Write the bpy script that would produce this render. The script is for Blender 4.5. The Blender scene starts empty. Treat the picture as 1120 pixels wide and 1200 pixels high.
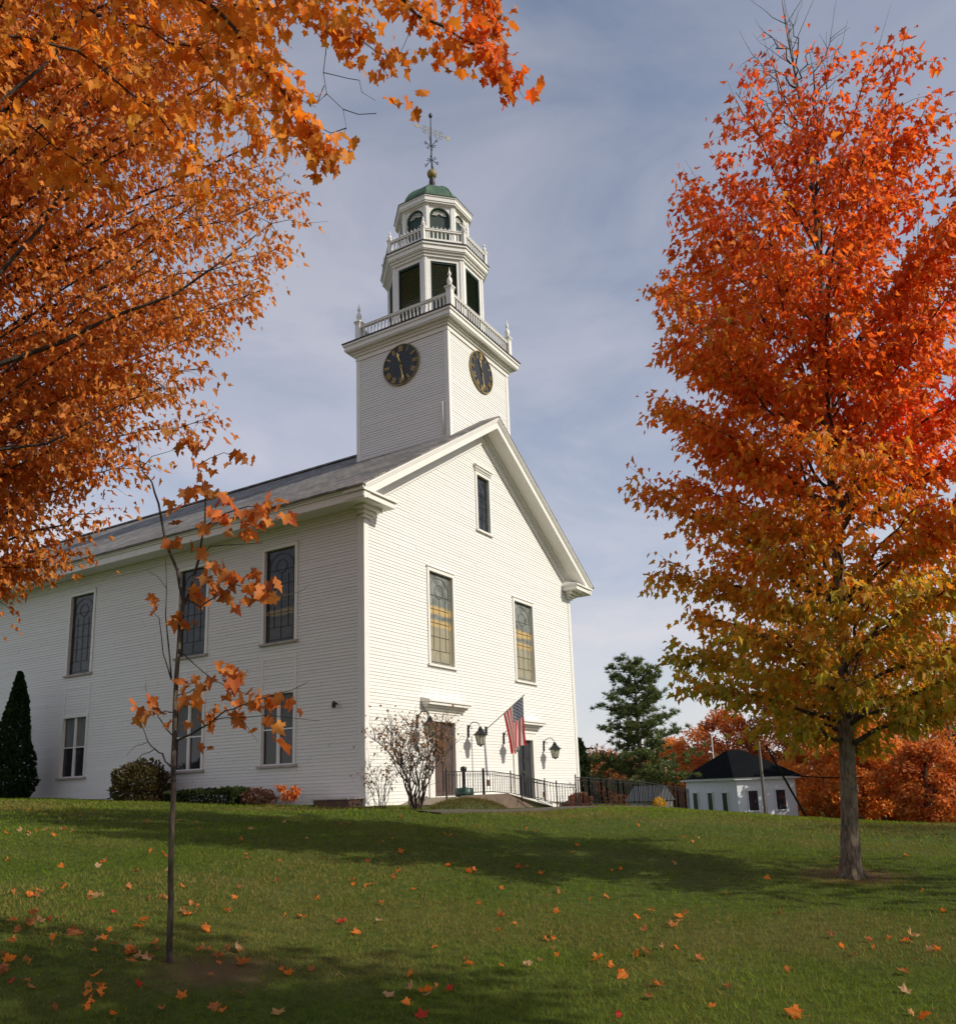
import bpy, math, random
import numpy as np
from mathutils import Vector, Matrix
random.seed(7)
RNG = np.random.default_rng(11)
rad = math.radians
S = bpy.context.scene
COL = S.collection

# ------------------------------------------------------------ camera
PX, PY, PZ = -17.102, -13.735, 0.848
YAW, TILT, ROLL, FOC, CX, CY = 1.037, 0.208, -0.035, 981.958, 564.821, 717.503
EYE = np.array([PX, PY, PZ])
_f = np.array([math.sin(YAW)*math.cos(TILT), math.cos(YAW)*math.cos(TILT), math.sin(TILT)])
_r = np.array([math.cos(YAW), -math.sin(YAW), 0.0])
_u = np.cross(_r, _f)
RT = _r*math.cos(ROLL) + _u*math.sin(ROLL)
UP = -_r*math.sin(ROLL) + _u*math.cos(ROLL)
FW = _f
cam = bpy.data.cameras.new('camera')
cam.sensor_fit = 'VERTICAL'
cam.sensor_height = 36.0
cam.lens = FOC/1200*36
cam.shift_x = (560-CX)/1200
cam.shift_y = (CY-600)/1200
cam.clip_start = 0.05
cam.clip_end = 3000
camo = bpy.data.objects.new('camera', cam)
COL.objects.link(camo)
camo.matrix_world = Matrix(((RT[0], UP[0], -FW[0], PX), (RT[1], UP[1], -FW[1], PY), (RT[2], UP[2], -FW[2], PZ), (0, 0, 0, 1)))
S.camera = camo

# ------------------------------------------------------------ light
SUN_AZ, SUN_EL = 9.0, 35.0        # azimuth measured from -Y towards +X
sd = Vector((math.sin(rad(SUN_AZ))*math.cos(rad(SUN_EL)), -math.cos(rad(SUN_AZ))*math.cos(rad(SUN_EL)), math.sin(rad(SUN_EL))))
sl = bpy.data.lights.new('sun', 'SUN')
sl.energy = 3.7
sl.angle = rad(0.53)
sl.color = (1.0, 0.93, 0.80)
so = bpy.data.objects.new('sun', sl)
COL.objects.link(so)
so.rotation_euler = (-sd).to_track_quat('-Z', 'Y').to_euler()

W = bpy.data.worlds.new('World')
S.world = W
W.use_nodes = True
wn, wl = W.node_tree.nodes, W.node_tree.links
bg = wn['Background']
bg.inputs['Strength'].default_value = 0.125
sky = wn.new('ShaderNodeTexSky')
sky.sky_type = 'NISHITA'
sky.sun_disc = False
sky.sun_elevation = rad(SUN_EL)
sky.sun_rotation = rad(180.0-SUN_AZ)
sky.altitude = 100
sky.air_density = 1.0
sky.dust_density = 1.2
tc = wn.new('ShaderNodeTexCoord')
mp = wn.new('ShaderNodeMapping')
mp.inputs['Rotation'].default_value = (0.15, 0.5, 0.6)
mp.inputs['Scale'].default_value = (1.2, 2.4, 5.5)
wl.new(tc.outputs['Generated'], mp.inputs['Vector'])
nz = wn.new('ShaderNodeTexNoise')
nz.inputs['Scale'].default_value = 1.3
nz.inputs['Detail'].default_value = 7
nz.inputs['Roughness'].default_value = 0.55
nz.inputs['Distortion'].default_value = 0.5
wl.new(mp.outputs[0], nz.inputs['Vector'])
sep = wn.new('ShaderNodeSeparateXYZ')
wl.new(tc.outputs['Generated'], sep.inputs[0])
veil = wn.new('ShaderNodeMapRange')          # the high thin veil is thicker near the horizon
veil.inputs['From Min'].default_value = 0.0
veil.inputs['From Max'].default_value = 0.75
veil.inputs['To Min'].default_value = 0.96
veil.inputs['To Max'].default_value = 0.68
wl.new(sep.outputs['Z'], veil.inputs['Value'])
cm = wn.new('ShaderNodeMapRange')
cm.inputs['From Min'].default_value = 0.36
cm.inputs['From Max'].default_value = 0.72
cm.inputs['To Min'].default_value = -0.34
cm.inputs['To Max'].default_value = 0.36
wl.new(nz.outputs['Fac'], cm.inputs['Value'])
ad = wn.new('ShaderNodeMath')
ad.operation = 'ADD'
ad.use_clamp = True
wl.new(veil.outputs[0], ad.inputs[0])
wl.new(cm.outputs[0], ad.inputs[1])
vcol = wn.new('ShaderNodeValToRGB')
vcol.color_ramp.elements[0].position = 0.0
vcol.color_ramp.elements[0].color = (5.9, 5.75, 5.95, 1)
vcol.color_ramp.elements[1].position = 0.85
vcol.color_ramp.elements[1].color = (1.95, 2.2, 2.9, 1)
e = vcol.color_ramp.elements.new(0.4)
e.color = (4.1, 4.2, 4.9, 1)
wl.new(sep.outputs['Z'], vcol.inputs['Fac'])
mx = wn.new('ShaderNodeMixRGB')
wl.new(ad.outputs[0], mx.inputs['Fac'])
wl.new(sky.outputs[0], mx.inputs['Color1'])
wl.new(vcol.outputs[0], mx.inputs['Color2'])
wl.new(mx.outputs[0], bg.inputs['Color'])

S.render.engine = 'CYCLES'
S.view_settings.view_transform = 'Standard'
S.view_settings.look = 'None'
S.view_settings.exposure = 0.12
S.view_settings.gamma = 1.0
S.cycles.max_bounces = 6
S.cycles.diffuse_bounces = 3
S.cycles.transmission_bounces = 3
S.cycles.transparent_max_bounces = 4
S.cycles.use_denoising = True

# ------------------------------------------------------------ maths helpers
def ray(x, y):
    return FW + RT*(x-CX)/FOC - UP*(y-CY)/FOC
HF = np.array([math.sin(YAW), math.cos(YAW)])
def at_dist(x, y, D):
    d = ray(x, y)
    return EYE + d*D/math.hypot(d[0], d[1])
def at_fwd(x, y, D):
    d = ray(x, y)
    return EYE + d*D/(d[:2] @ HF)
def on_y(x, y, v=0.0):
    d = ray(x, y)
    return EYE + d*(v-EYE[1])/d[1]
def on_x(x, y, u=0.0):
    d = ray(x, y)
    return EYE + d*(u-EYE[0])/d[0]

HD = [0, 2.5, 5.4, 8, 11.5, 16, 20, 24, 28, 33, 45, 70, 120, 400, 900]
HA = [28, 51, 65.5, 88]
HT = [[-1.6, -1.52, -1.33, -1.08, -0.78, -0.36, -0.08, 0.08, 0.19, 0.24, 0.25, 0.2, 0, -1, -3],
      [-1.6, -1.56, -1.45, -1.30, -1.03, -0.62, -0.37, -0.29, -0.27, -0.26, -0.3, -0.6, -1.5, -3, -5],
      [-1.6, -1.57, -1.50, -1.41, -1.25, -0.96, -0.74, -0.66, -0.66, -0.72, -1.1, -2.3, -3.6, -5, -7],
      [-1.6, -1.57, -1.52, -1.49, -1.40, -1.25, -1.17, -1.24, -1.48, -1.85, -2.6, -3.3, -4.2, -6, -9]]
def _pchip(x, xs, ys):
    xs = np.array(xs, float); ys = np.array(ys, float)
    h = np.diff(xs); dl = np.diff(ys)/h
    m = np.zeros_like(ys)
    for i in range(1, len(xs)-1):
        if dl[i-1]*dl[i] > 0:
            m[i] = 2*dl[i-1]*dl[i]/(dl[i-1]+dl[i])
    m[0], m[-1] = dl[0], dl[-1]
    i = np.clip(np.searchsorted(xs, x)-1, 0, len(xs)-2)
    t = np.clip((x-xs[i])/h[i], 0, 1)
    return ((2*t**3-3*t*t+1)*ys[i]+(t**3-2*t*t+t)*h[i]*m[i]+(-2*t**3+3*t*t)*ys[i+1]+(t**3-t*t)*h[i]*m[i+1])
def ground(x, y):
    x = np.asarray(x, float); y = np.asarray(y, float)
    dx, dy = x-PX, y-PY
    D = np.hypot(dx, dy)
    az = np.degrees(np.arctan2(dx, dy))
    rel = (az-59+180) % 360-180
    a = np.clip(59+rel, HA[0], HA[-1])
    hs = [_pchip(D, HD, t) for t in HT]
    i = np.clip(np.searchsorted(HA, a)-1, 0, 2)
    A = np.array(HA, float)
    t = (a-A[i])/(A[i+1]-A[i])
    t = t*t*(3-2*t)*0.5 + t*0.5
    H = np.stack(hs)
    if H.ndim == 1:
        h = H[i]*(1-t)+H[i+1]*t
    else:
        idx = np.arange(H.shape[1]) if H.ndim == 2 else None
        h = H[i, idx]*(1-t)+H[i+1, idx]*t
    hm = _pchip(D, HD, [(p+q)/2 for p, q in zip(HT[0], HT[3])])
    b = np.clip((np.abs(rel)-75)/105, 0, 1)
    b = b*b*(3-2*b)
    h = h*(1-b)+hm*b
    h = h + 0.018*np.sin(x*0.9+1.3*np.sin(y*0.5))*np.sin(y*0.8+0.7)*np.clip(D/10, 0, 1)
    return PZ+h
def gz(x, y):
    return float(ground(np.array([x]), np.array([y]))[0])
def hit(x, y):
    """where the line of sight through a pixel meets the lawn"""
    d = ray(x, y)
    t = 1.0
    for _ in range(4000):
        p = EYE+d*t
        if p[2] < gz(p[0], p[1]):
            break
        t += 0.02*max(1, t*0.2)
    return p

# ------------------------------------------------------------ object helpers
ORG = {}
def empty(name, loc, label=None, cat=None, group=None):
    o = bpy.data.objects.new(name, None)
    o.empty_display_size = 0.2
    COL.objects.link(o)
    o.location = [float(c) for c in loc]
    ORG[o.name] = np.array(loc, float)
    tag(o, label, cat, group)
    return o
def tag(o, label=None, cat=None, group=None, kind=None):
    if label: o['label'] = label
    if cat: o['category'] = cat
    if group: o['group'] = group
    if kind: o['kind'] = kind
    return o
def raw(name, V, F, mat, parent=None, cols=None, origin=None, smooth=False):
    V = np.asarray(V, float)
    og = ORG[parent.name] if parent is not None else (np.array(origin, float) if origin is not None else np.zeros(3))
    me = bpy.data.meshes.new(name)
    V2 = V-og
    if isinstance(F, np.ndarray):
        n, k = F.shape
        me.vertices.add(len(V2)); me.vertices.foreach_set('co', V2.astype(np.float32).ravel())
        me.loops.add(n*k); me.loops.foreach_set('vertex_index', F.astype(np.int32).ravel())
        me.polygons.add(n)
        me.polygons.foreach_set('loop_start', np.arange(0, n*k, k, dtype=np.int32))
        me.polygons.foreach_set('loop_total', np.full(n, k, dtype=np.int32))
        me.update(calc_edges=True)
    else:
        me.from_pydata([tuple(v) for v in V2.tolist()], [], F)
        me.update()
    if cols is not None:
        at = me.color_attributes.new('Col', 'FLOAT_COLOR', 'POINT')
        c = np.ones((len(V2), 4), np.float32); c[:, :3] = cols
        at.data.foreach_set('color', c.ravel())
    if smooth:
        me.polygons.foreach_set('use_smooth', np.ones(len(me.polygons), bool))
    me.materials.append(mat)
    o = bpy.data.objects.new(name, me)
    COL.objects.link(o)
    if parent is not None:
        o.parent = parent
    else:
        o.location = [float(c) for c in og]
    ORG[o.name] = og
    return o

class MB:
    def __init__(s):
        s.V, s.F = [], []
    def add(s, vs, fs):
        b = len(s.V)
        s.V += [tuple(float(c) for c in v) for v in vs]
        s.F += [tuple(i+b for i in f) for f in fs]
        return s
    def box(s, x0, x1, y0, y1, z0, z1):
        return s.add([(x0, y0, z0), (x1, y0, z0), (x1, y1, z0), (x0, y1, z0), (x0, y0, z1), (x1, y0, z1), (x1, y1, z1), (x0, y1, z1)],
                     [(0, 3, 2, 1), (4, 5, 6, 7), (0, 1, 5, 4), (1, 2, 6, 5), (2, 3, 7, 6), (3, 0, 4, 7)])
    def obox(s, c, ax, ay, az, hx, hy, hz):
        c, ax, ay, az = map(np.array, (c, ax, ay, az))
        vs = [c+ax*hx*i+ay*hy*j+az*hz*k for k in (-1, 1) for i, j in ((-1, -1), (1, -1), (1, 1), (-1, 1))]
        return s.add(vs, [(0, 3, 2, 1), (4, 5, 6, 7), (0, 1, 5, 4), (1, 2, 6, 5), (2, 3, 7, 6), (3, 0, 4, 7)])
    def bar(s, p, q, w, h=None):
        p, q = np.array(p, float), np.array(q, float)
        d = q-p; L = np.linalg.norm(d)
        if L < 1e-6: return s
        d /= L
        up = np.array([0, 0, 1.0]) if abs(d[2]) < 0.95 else np.array([0, 1.0, 0])
        a = np.cross(d, up); a /= np.linalg.norm(a)
        b = np.cross(a, d)
        return s.obox((p+q)/2, d, a, b, L/2, w/2, (h or w)/2)
    def tube(s, pts, rs, n=6, cap=True):
        pts = [np.array(p, float) for p in pts]
        b = len(s.V)
        ref = np.array([0.3, 0.9, 0.1])
        for i, p in enumerate(pts):
            d = pts[min(i+1, len(pts)-1)]-pts[max(i-1, 0)]
            d = d/(np.linalg.norm(d)+1e-9)
            if abs(d @ ref)/np.linalg.norm(ref) > 0.95: ref = np.array([1.0, 0.1, 0.3])
            a = np.cross(d, ref); a /= np.linalg.norm(a)+1e-9
            c = np.cross(d, a)
            r = rs[i] if hasattr(rs, '__len__') else rs
            for k in range(n):
                t = 2*math.pi*k/n
                s.V.append(tuple(p+(a*math.cos(t)+c*math.sin(t))*r))
        for i in range(len(pts)-1):
            for k in range(n):
                k2 = (k+1) % n
                s.F.append((b+i*n+k, b+i*n+k2, b+(i+1)*n+k2, b+(i+1)*n+k))
        if cap:
            s.F.append(tuple(b+k for k in range(n))[::-1])
            s.F.append(tuple(b+(len(pts)-1)*n+k for k in range(n)))
        return s
    def lathe(s, c, prof, n=16, rot=0.0):
        b = len(s.V)
        for r, z in prof:
            for k in range(n):
                t = 2*math.pi*k/n+rot
                s.V.append((c[0]+r*math.cos(t), c[1]+r*math.sin(t), c[2]+z))
        for i in range(len(prof)-1):
            for k in range(n):
                k2 = (k+1) % n
                s.F.append((b+i*n+k, b+i*n+k2, b+(i+1)*n+k2, b+(i+1)*n+k))
        s.F.append(tuple(b+k for k in range(n))[::-1])
        s.F.append(tuple(b+(len(prof)-1)*n+k for k in range(n)))
        return s
    def prism(s, poly, d):
        """poly: list of 3-D points (planar), d: extrusion vector"""
        n = len(poly)
        p2 = [tuple(np.array(p)+np.array(d)) for p in poly]
        return s.add(list(poly)+p2, [tuple(range(n))[::-1], tuple(range(n, 2*n))]+[(i, (i+1) % n, n+(i+1) % n, n+i) for i in range(n)])
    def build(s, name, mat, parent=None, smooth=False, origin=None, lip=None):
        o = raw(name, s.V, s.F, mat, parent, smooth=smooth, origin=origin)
        if lip is not None:      # every second face is a lapped board underside, coloured dark as a shadow line
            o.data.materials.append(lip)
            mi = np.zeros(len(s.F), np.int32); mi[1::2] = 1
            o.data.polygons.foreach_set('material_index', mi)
        return o

# ------------------------------------------------------------ materials
def newmat(name):
    m = bpy.data.materials.new(name)
    m.use_nodes = True
    return m, m.node_tree.nodes, m.node_tree.links, m.node_tree.nodes['Principled BSDF']
def paint(name, col, rough=0.6, var=0.12, scale=3.0, metal=0.0, bump=0.0, bscale=40.0, spec=None, stretch=(1, 1, 1), col2=None):
    m, n, l, b = newmat(name)
    b.inputs['Roughness'].default_value = rough
    b.inputs['Metallic'].default_value = metal
    if spec is not None: b.inputs['Specular IOR Level'].default_value = spec
    t = n.new('ShaderNodeTexCoord'); mpn = n.new('ShaderNodeMapping')
    mpn.inputs['Scale'].default_value = stretch
    l.new(t.outputs['Object'], mpn.inputs[0])
    nt = n.new('ShaderNodeTexNoise'); nt.inputs['Scale'].default_value = scale; nt.inputs['Detail'].default_value = 8
    nt.inputs['Roughness'].default_value = 0.65
    l.new(mpn.outputs[0], nt.inputs['Vector'])
    r = n.new('ShaderNodeValToRGB')
    r.color_ramp.elements[0].position = 0.3; r.color_ramp.elements[1].position = 0.7
    c1 = [c*(1-var) for c in col]; c2 = [min(1, c*(1+var)) for c in col] if col2 is None else col2
    r.color_ramp.elements[0].color = (*c1, 1); r.color_ramp.elements[1].color = (*c2, 1)
    l.new(nt.outputs['Fac'], r.inputs[0]); l.new(r.outputs[0], b.inputs['Base Color'])
    if bump:
        n2 = n.new('ShaderNodeTexNoise'); n2.inputs['Scale'].default_value = bscale; n2.inputs['Detail'].default_value = 6
        l.new(mpn.outputs[0], n2.inputs['Vector'])
        bp = n.new('ShaderNodeBump'); bp.inputs['Strength'].default_value = bump; bp.inputs['Distance'].default_value = 0.02
        l.new(n2.outputs['Fac'], bp.inputs['Height']); l.new(bp.outputs[0], b.inputs['Normal'])
    return m

M = {}
M['white'] = paint('white_paint', (0.765, 0.752, 0.715), 0.65, 0.05, 1.0, stretch=(0.35, 0.35, 7.5))
M['lip'] = paint('board_underside_shade', (0.32, 0.31, 0.295), 0.9, 0.2, 5)  # darkened to paint in the shadow line below each board
M['trim'] = paint('white_trim', (0.77, 0.75, 0.70), 0.5, 0.04, 2.5)
M['green_louvre'] = paint('dark_green_paint', (0.012, 0.035, 0.024), 0.5, 0.25, 6)
M['green_edge'] = paint('green_trim', (0.03, 0.12, 0.07), 0.5, 0.2, 6)
M['copper'] = paint('verdigris_copper', (0.028, 0.075, 0.048), 0.6, 0.3, 3.0, col2=(0.10, 0.18, 0.105))
M['black'] = paint('black_iron', (0.012, 0.012, 0.013), 0.45, 0.3, 8)
M['clockblack'] = paint('clock_black', (0.012, 0.014, 0.016), 0.4, 0.3, 4)
M['gold'] = paint('gilding', (0.75, 0.52, 0.18), 0.35, 0.15, 6, metal=0.6)
M['agedgold'] = paint('aged_gilding', (0.26, 0.20, 0.08), 0.6, 0.4, 6, metal=0.2)
M['edge'] = paint('dark_roof_edge', (0.03, 0.03, 0.03), 0.7, 0.2, 6)
M['door'] = paint('brown_door_reflection', (0.085, 0.055, 0.045), 0.5, 0.3, 3)  # brown reflection on the left door, put into one even colour
M['door_black'] = paint('black_door_paint', (0.025, 0.026, 0.03), 0.5, 0.2, 3)
M['concrete'] = paint('concrete', (0.27, 0.22, 0.16), 0.9, 0.2, 2.5, bump=0.3)
M['brownwall'] = paint('brown_stone', (0.15, 0.105, 0.075), 0.9, 0.3, 3, bump=0.4)
M['path'] = paint('path_stone', (0.075, 0.06, 0.045), 0.9, 0.25, 1.5, bump=0.4)
M['steel'] = paint('weathered_grey_metal', (0.35, 0.34, 0.33), 0.5, 0.15, 5)
M['greentub'] = paint('green_plastic', (0.01, 0.06, 0.045), 0.45, 0.15, 5)
M['curtain'] = paint('lace_curtain', (0.17, 0.18, 0.18), 0.9, 0.35, 8, stretch=(6, 6, 0.3))
M['dark'] = paint('dark_interior', (0.015, 0.015, 0.017), 0.6, 0.2, 3)
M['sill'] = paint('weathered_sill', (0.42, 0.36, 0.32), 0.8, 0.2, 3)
M['wood'] = paint('brown_board', (0.13, 0.075, 0.05), 0.8, 0.3, 3)
M['polewood'] = paint('grey_pole_wood', (0.17, 0.145, 0.125), 0.9, 0.25, 2, stretch=(4, 4, .5))
M['wire'] = paint('black_cable', (0.008, 0.008, 0.008), 1.0, 0.1, 2, spec=0.0)
M['blackroof'] = paint('black_shingle_roof', (0.007, 0.008, 0.009), 1.0, 0.4, 4, bump=0.3, spec=0.05)
M['greyroof'] = paint('grey_barn_roof', (0.16, 0.165, 0.175), 0.8, 0.2, 3)
M['whitewash'] = paint('far_white_siding', (0.70, 0.71, 0.74), 0.7, 0.05, 2)

def mat_shingle():
    m, n, l, b = newmat('grey_slate_shingles')
    b.inputs['Roughness'].default_value = 0.85
    t = n.new('ShaderNodeTexCoord'); mpn = n.new('ShaderNodeMapping')
    l.new(t.outputs['Object'], mpn.inputs[0])
    mpn.inputs['Rotation'].default_value = (0, 0, rad(90))
    bt = n.new('ShaderNodeTexBrick')
    bt.inputs['Scale'].default_value = 1.0
    bt.inputs['Brick Width'].default_value = 0.3; bt.inputs['Row Height'].default_value = 0.17
    bt.inputs['Mortar Size'].default_value = 0.008
    bt.inputs['Color1'].default_value = (0.10, 0.10, 0.105, 1); bt.inputs['Color2'].default_value = (0.21, 0.20, 0.19, 1)
    bt.inputs['Mortar'].default_value = (0.05, 0.05, 0.05, 1)
    l.new(mpn.outputs[0], bt.inputs['Vector'])
    nt = n.new('ShaderNodeTexNoise'); nt.inputs['Scale'].default_value = 0.9; nt.inputs['Detail'].default_value = 9
    l.new(t.outputs['Object'], nt.inputs['Vector'])
    r = n.new('ShaderNodeValToRGB'); r.color_ramp.elements[0].position = 0.3; r.color_ramp.elements[1].position = 0.7
    r.color_ramp.elements[0].color = (0.80, 0.78, 0.78, 1); r.color_ramp.elements[1].color = (1.45, 1.38, 1.28, 1)
    l.new(nt.outputs['Fac'], r.inputs[0])
    mx = n.new('ShaderNodeMixRGB'); mx.blend_type = 'MULTIPLY'; mx.inputs[0].default_value = 1
    l.new(bt.outputs['Color'], mx.inputs[1]); l.new(r.outputs[0], mx.inputs[2]); l.new(mx.outputs[0], b.inputs['Base Color'])
    bp = n.new('ShaderNodeBump'); bp.inputs['Distance'].default_value = 0.02; bp.inputs['Strength'].default_value = 0.6
    l.new(bt.outputs['Fac'], bp.inputs['Height']); bp.invert = True
    l.new(bp.outputs[0], b.inputs['Normal'])
    return m
M['shingle'] = mat_shingle()

def mat_stained(name, base, hi, band=None, zc=6.0, reflection_bands=()):
    """leaded stained glass: dark quarries in geometric panels under a glossy storm pane, with painted-in tree reflections"""
    m, n, l, b = newmat(name)
    b.inputs['Roughness'].default_value = 0.22
    b.inputs['Coat Weight'].default_value = 0.08
    b.inputs['Specular IOR Level'].default_value = 0.35
    b.inputs['Coat Roughness'].default_value = 0.05
    t = n.new('ShaderNodeTexCoord')
    geo = n.new('ShaderNodeNewGeometry')
    vo = n.new('ShaderNodeTexVoronoi'); vo.inputs['Scale'].default_value = 5.5
    l.new(geo.outputs['Position'], vo.inputs['Vector'])
    nt = n.new('ShaderNodeTexNoise'); nt.inputs['Scale'].default_value = 2.2; nt.inputs['Detail'].default_value = 6
    l.new(geo.outputs['Position'], nt.inputs['Vector'])
    r = n.new('ShaderNodeValToRGB')
    r.color_ramp.elements[0].position = 0.35; r.color_ramp.elements[0].color = (*base, 1)
    r.color_ramp.elements[1].position = 0.75; r.color_ramp.elements[1].color = (*hi, 1)
    mxv = n.new('ShaderNodeMath'); mxv.operation = 'MULTIPLY_ADD'; mxv.inputs[1].default_value = 0.35
    sv = n.new('ShaderNodeSeparateColor'); l.new(vo.outputs['Color'], sv.inputs[0])
    l.new(sv.outputs[0], mxv.inputs[0])
    ml = n.new('ShaderNodeMath'); ml.operation = 'MULTIPLY'; ml.inputs[1].default_value = 0.72
    l.new(nt.outputs['Fac'], ml.inputs[0]); l.new(ml.outputs[0], mxv.inputs[2])
    l.new(mxv.outputs[0], r.inputs[0])
    last = r.outputs[0]
    sz = n.new('ShaderNodeSeparateXYZ'); l.new(geo.outputs['Position'], sz.inputs[0])
    n3 = n.new('ShaderNodeTexNoise'); n3.inputs['Scale'].default_value = 3.0; n3.inputs['Detail'].default_value = 4
    l.new(geo.outputs['Position'], n3.inputs['Vector'])
    for z0, hw, colr, amt in reflection_bands:  # each stripe paints reflected autumn trees into the pane colour
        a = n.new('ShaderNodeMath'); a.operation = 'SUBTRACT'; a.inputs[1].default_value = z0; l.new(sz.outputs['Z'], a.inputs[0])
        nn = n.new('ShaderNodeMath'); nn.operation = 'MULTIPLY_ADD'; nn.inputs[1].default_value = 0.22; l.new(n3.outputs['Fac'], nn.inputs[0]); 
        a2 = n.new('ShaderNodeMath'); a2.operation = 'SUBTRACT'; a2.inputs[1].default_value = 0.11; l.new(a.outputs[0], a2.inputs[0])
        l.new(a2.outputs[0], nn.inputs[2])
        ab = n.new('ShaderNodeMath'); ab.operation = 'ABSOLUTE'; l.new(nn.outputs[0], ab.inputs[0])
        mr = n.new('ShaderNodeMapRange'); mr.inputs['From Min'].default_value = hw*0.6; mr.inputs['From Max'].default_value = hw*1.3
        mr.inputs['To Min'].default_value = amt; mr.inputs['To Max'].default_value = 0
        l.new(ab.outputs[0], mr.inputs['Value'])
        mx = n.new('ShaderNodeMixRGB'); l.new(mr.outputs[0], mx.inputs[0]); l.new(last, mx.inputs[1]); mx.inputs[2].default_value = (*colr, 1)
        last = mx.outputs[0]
    l.new(last, b.inputs['Base Color'])
    n4 = n.new('ShaderNodeBump'); n4.inputs['Strength'].default_value = 0.15; n4.inputs['Distance'].default_value = 0.01
    l.new(vo.outputs['Distance'], n4.inputs['Height']); l.new(n4.outputs[0], b.inputs['Normal'])
    return m
YB = (0.58, 0.39, 0.13); OL = (0.36, 0.31, 0.19)  # foliage tones for the reflections painted on the front panes
M['glass_front'] = mat_stained('front_stained_glass_reflections', (0.11, 0.12, 0.10), (0.24, 0.25, 0.22), reflection_bands=((5.15, 0.62, OL, 0.75), (6.18, 0.13, YB, 0.85), (5.78, 0.11, YB, 0.75)))
M['glass_side'] = mat_stained('side_stained_glass_reflections', (0.012, 0.0125, 0.013), (0.035, 0.035, 0.035), reflection_bands=((6.42, 0.09, (0.15, 0.11, 0.05), 0.7), (5.98, 0.08, (0.34, 0.23, 0.07), 0.8), (5.5, .3, (.07, .06, .04), .6)))  # side stripes stand for reflected foliage as well
M['glass_dark'] = mat_stained('dark_stained_glass', (0.010, 0.013, 0.015), (0.04, 0.048, 0.05))
M['leading'] = paint('grey_lead_tracery', (0.10, 0.105, 0.095), 0.8, 0.3, 10, spec=.1)
M['leading_dark'] = paint('dark_lead_tracery', (0.045, 0.05, 0.05), 0.8, 0.3, 10, spec=.1)
m, n, l, b = newmat('window_glass')
b.inputs['Base Color'].default_value = (0.03, 0.03, 0.035, 1); b.inputs['Roughness'].default_value = 0.08
M['glass'] = m
m, n, l, b = newmat('lantern_glass')
b.inputs['Base Color'].default_value = (0.62, 0.62, 0.50, 1); b.inputs['Roughness'].default_value = 0.25
b.inputs['Transmission Weight'].default_value = 0.35
M['lampglass'] = m

def mat_attr(name, rough=0.6, trans=0.0, spec=0.3, boost=1.0, bump=0.0):
    m, n, l, b = newmat(name)
    at = n.new('ShaderNodeAttribute'); at.attribute_name = 'Col'
    l.new(at.outputs['Color'], b.inputs['Base Color'])
    b.inputs['Roughness'].default_value = rough
    b.inputs['Specular IOR Level'].default_value = spec
    if trans:
        tr = n.new('ShaderNodeBsdfTranslucent')
        g = n.new('ShaderNodeMixRGB'); g.blend_type = 'MULTIPLY'; g.inputs[0].default_value = 1.0
        g.inputs[2].default_value = (1.25*boost, 1.0*boost, 0.7*boost, 1)
        l.new(at.outputs['Color'], g.inputs[1]); l.new(g.outputs[0], tr.inputs['Color'])
        mx = n.new('ShaderNodeMixShader'); mx.inputs[0].default_value = trans
        l.new(b.outputs[0], mx.inputs[1]); l.new(tr.outputs[0], mx.inputs[2])
        l.new(mx.outputs[0], n['Material Output'].inputs['Surface'])
    return m
M['leaf'] = mat_attr('autumn_leaf', 0.55, 0.46, 0.22, 1.3)
M['needle'] = mat_attr('evergreen_foliage', 0.75, 0.25, 0.1)
M['grass'] = mat_attr('grass_blade', 0.85, 0.28, 0.04, 1.1)

def mat_bark(name, c1, c2, c3=None, scale=13):
    m, n, l, b = newmat(name)
    b.inputs['Roughness'].default_value = 0.92
    t = n.new('ShaderNodeTexCoord'); mpn = n.new('ShaderNodeMapping'); mpn.inputs['Scale'].default_value = (1, 1, 0.22)
    l.new(t.outputs['Object'], mpn.inputs[0])
    nt = n.new('ShaderNodeTexNoise'); nt.inputs['Scale'].default_value = scale; nt.inputs['Detail'].default_value = 10; nt.inputs['Roughness'].default_value = 0.7
    l.new(mpn.outputs[0], nt.inputs['Vector'])
    r = n.new('ShaderNodeValToRGB'); r.color_ramp.elements[0].position = 0.40; r.color_ramp.elements[1].position = 0.60
    r.color_ramp.elements[0].color = (*c1, 1); r.color_ramp.elements[1].color = (*c2, 1)
    l.new(nt.outputs['Fac'], r.inputs[0])
    last = r.outputs[0]
    if c3:
        n3 = n.new('ShaderNodeTexNoise'); n3.inputs['Scale'].default_value = 3.2; n3.inputs['Detail'].default_value = 5
        l.new(t.outputs['Object'], n3.inputs['Vector'])
        r3 = n.new('ShaderNodeValToRGB'); r3.color_ramp.elements[0].position = 0.52; r3.color_ramp.elements[1].position = 0.72
        r3.color_ramp.elements[1].color = (.7, .7, .7, 1)
        l.new(n3.outputs['Fac'], r3.inputs[0])
        mx = n.new('ShaderNodeMixRGB'); l.new(r3.outputs[0], mx.inputs[0]); l.new(last, mx.inputs[1]); mx.inputs[2].default_value = (*c3, 1)
        last = mx.outputs[0]
    l.new(last, b.inputs['Base Color'])
    bp = n.new('ShaderNodeBump'); bp.inputs['Strength'].default_value = 1.0; bp.inputs['Distance'].default_value = 0.05
    l.new(nt.outputs['Fac'], bp.inputs['Height']); l.new(bp.outputs[0], b.inputs['Normal'])
    return m
M['bark'] = mat_bark('maple_bark', (0.075, 0.052, 0.033), (0.27, 0.205, 0.14), (0.22, 0.21, 0.13), scale=30)
M['twig'] = mat_bark('dark_twig_bark', (0.028, 0.019, 0.014), (0.085, 0.06, 0.045))
M['sapbark'] = mat_bark('sapling_bark', (0.04, 0.028, 0.02), (0.15, 0.11, 0.075), scale=26)

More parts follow.
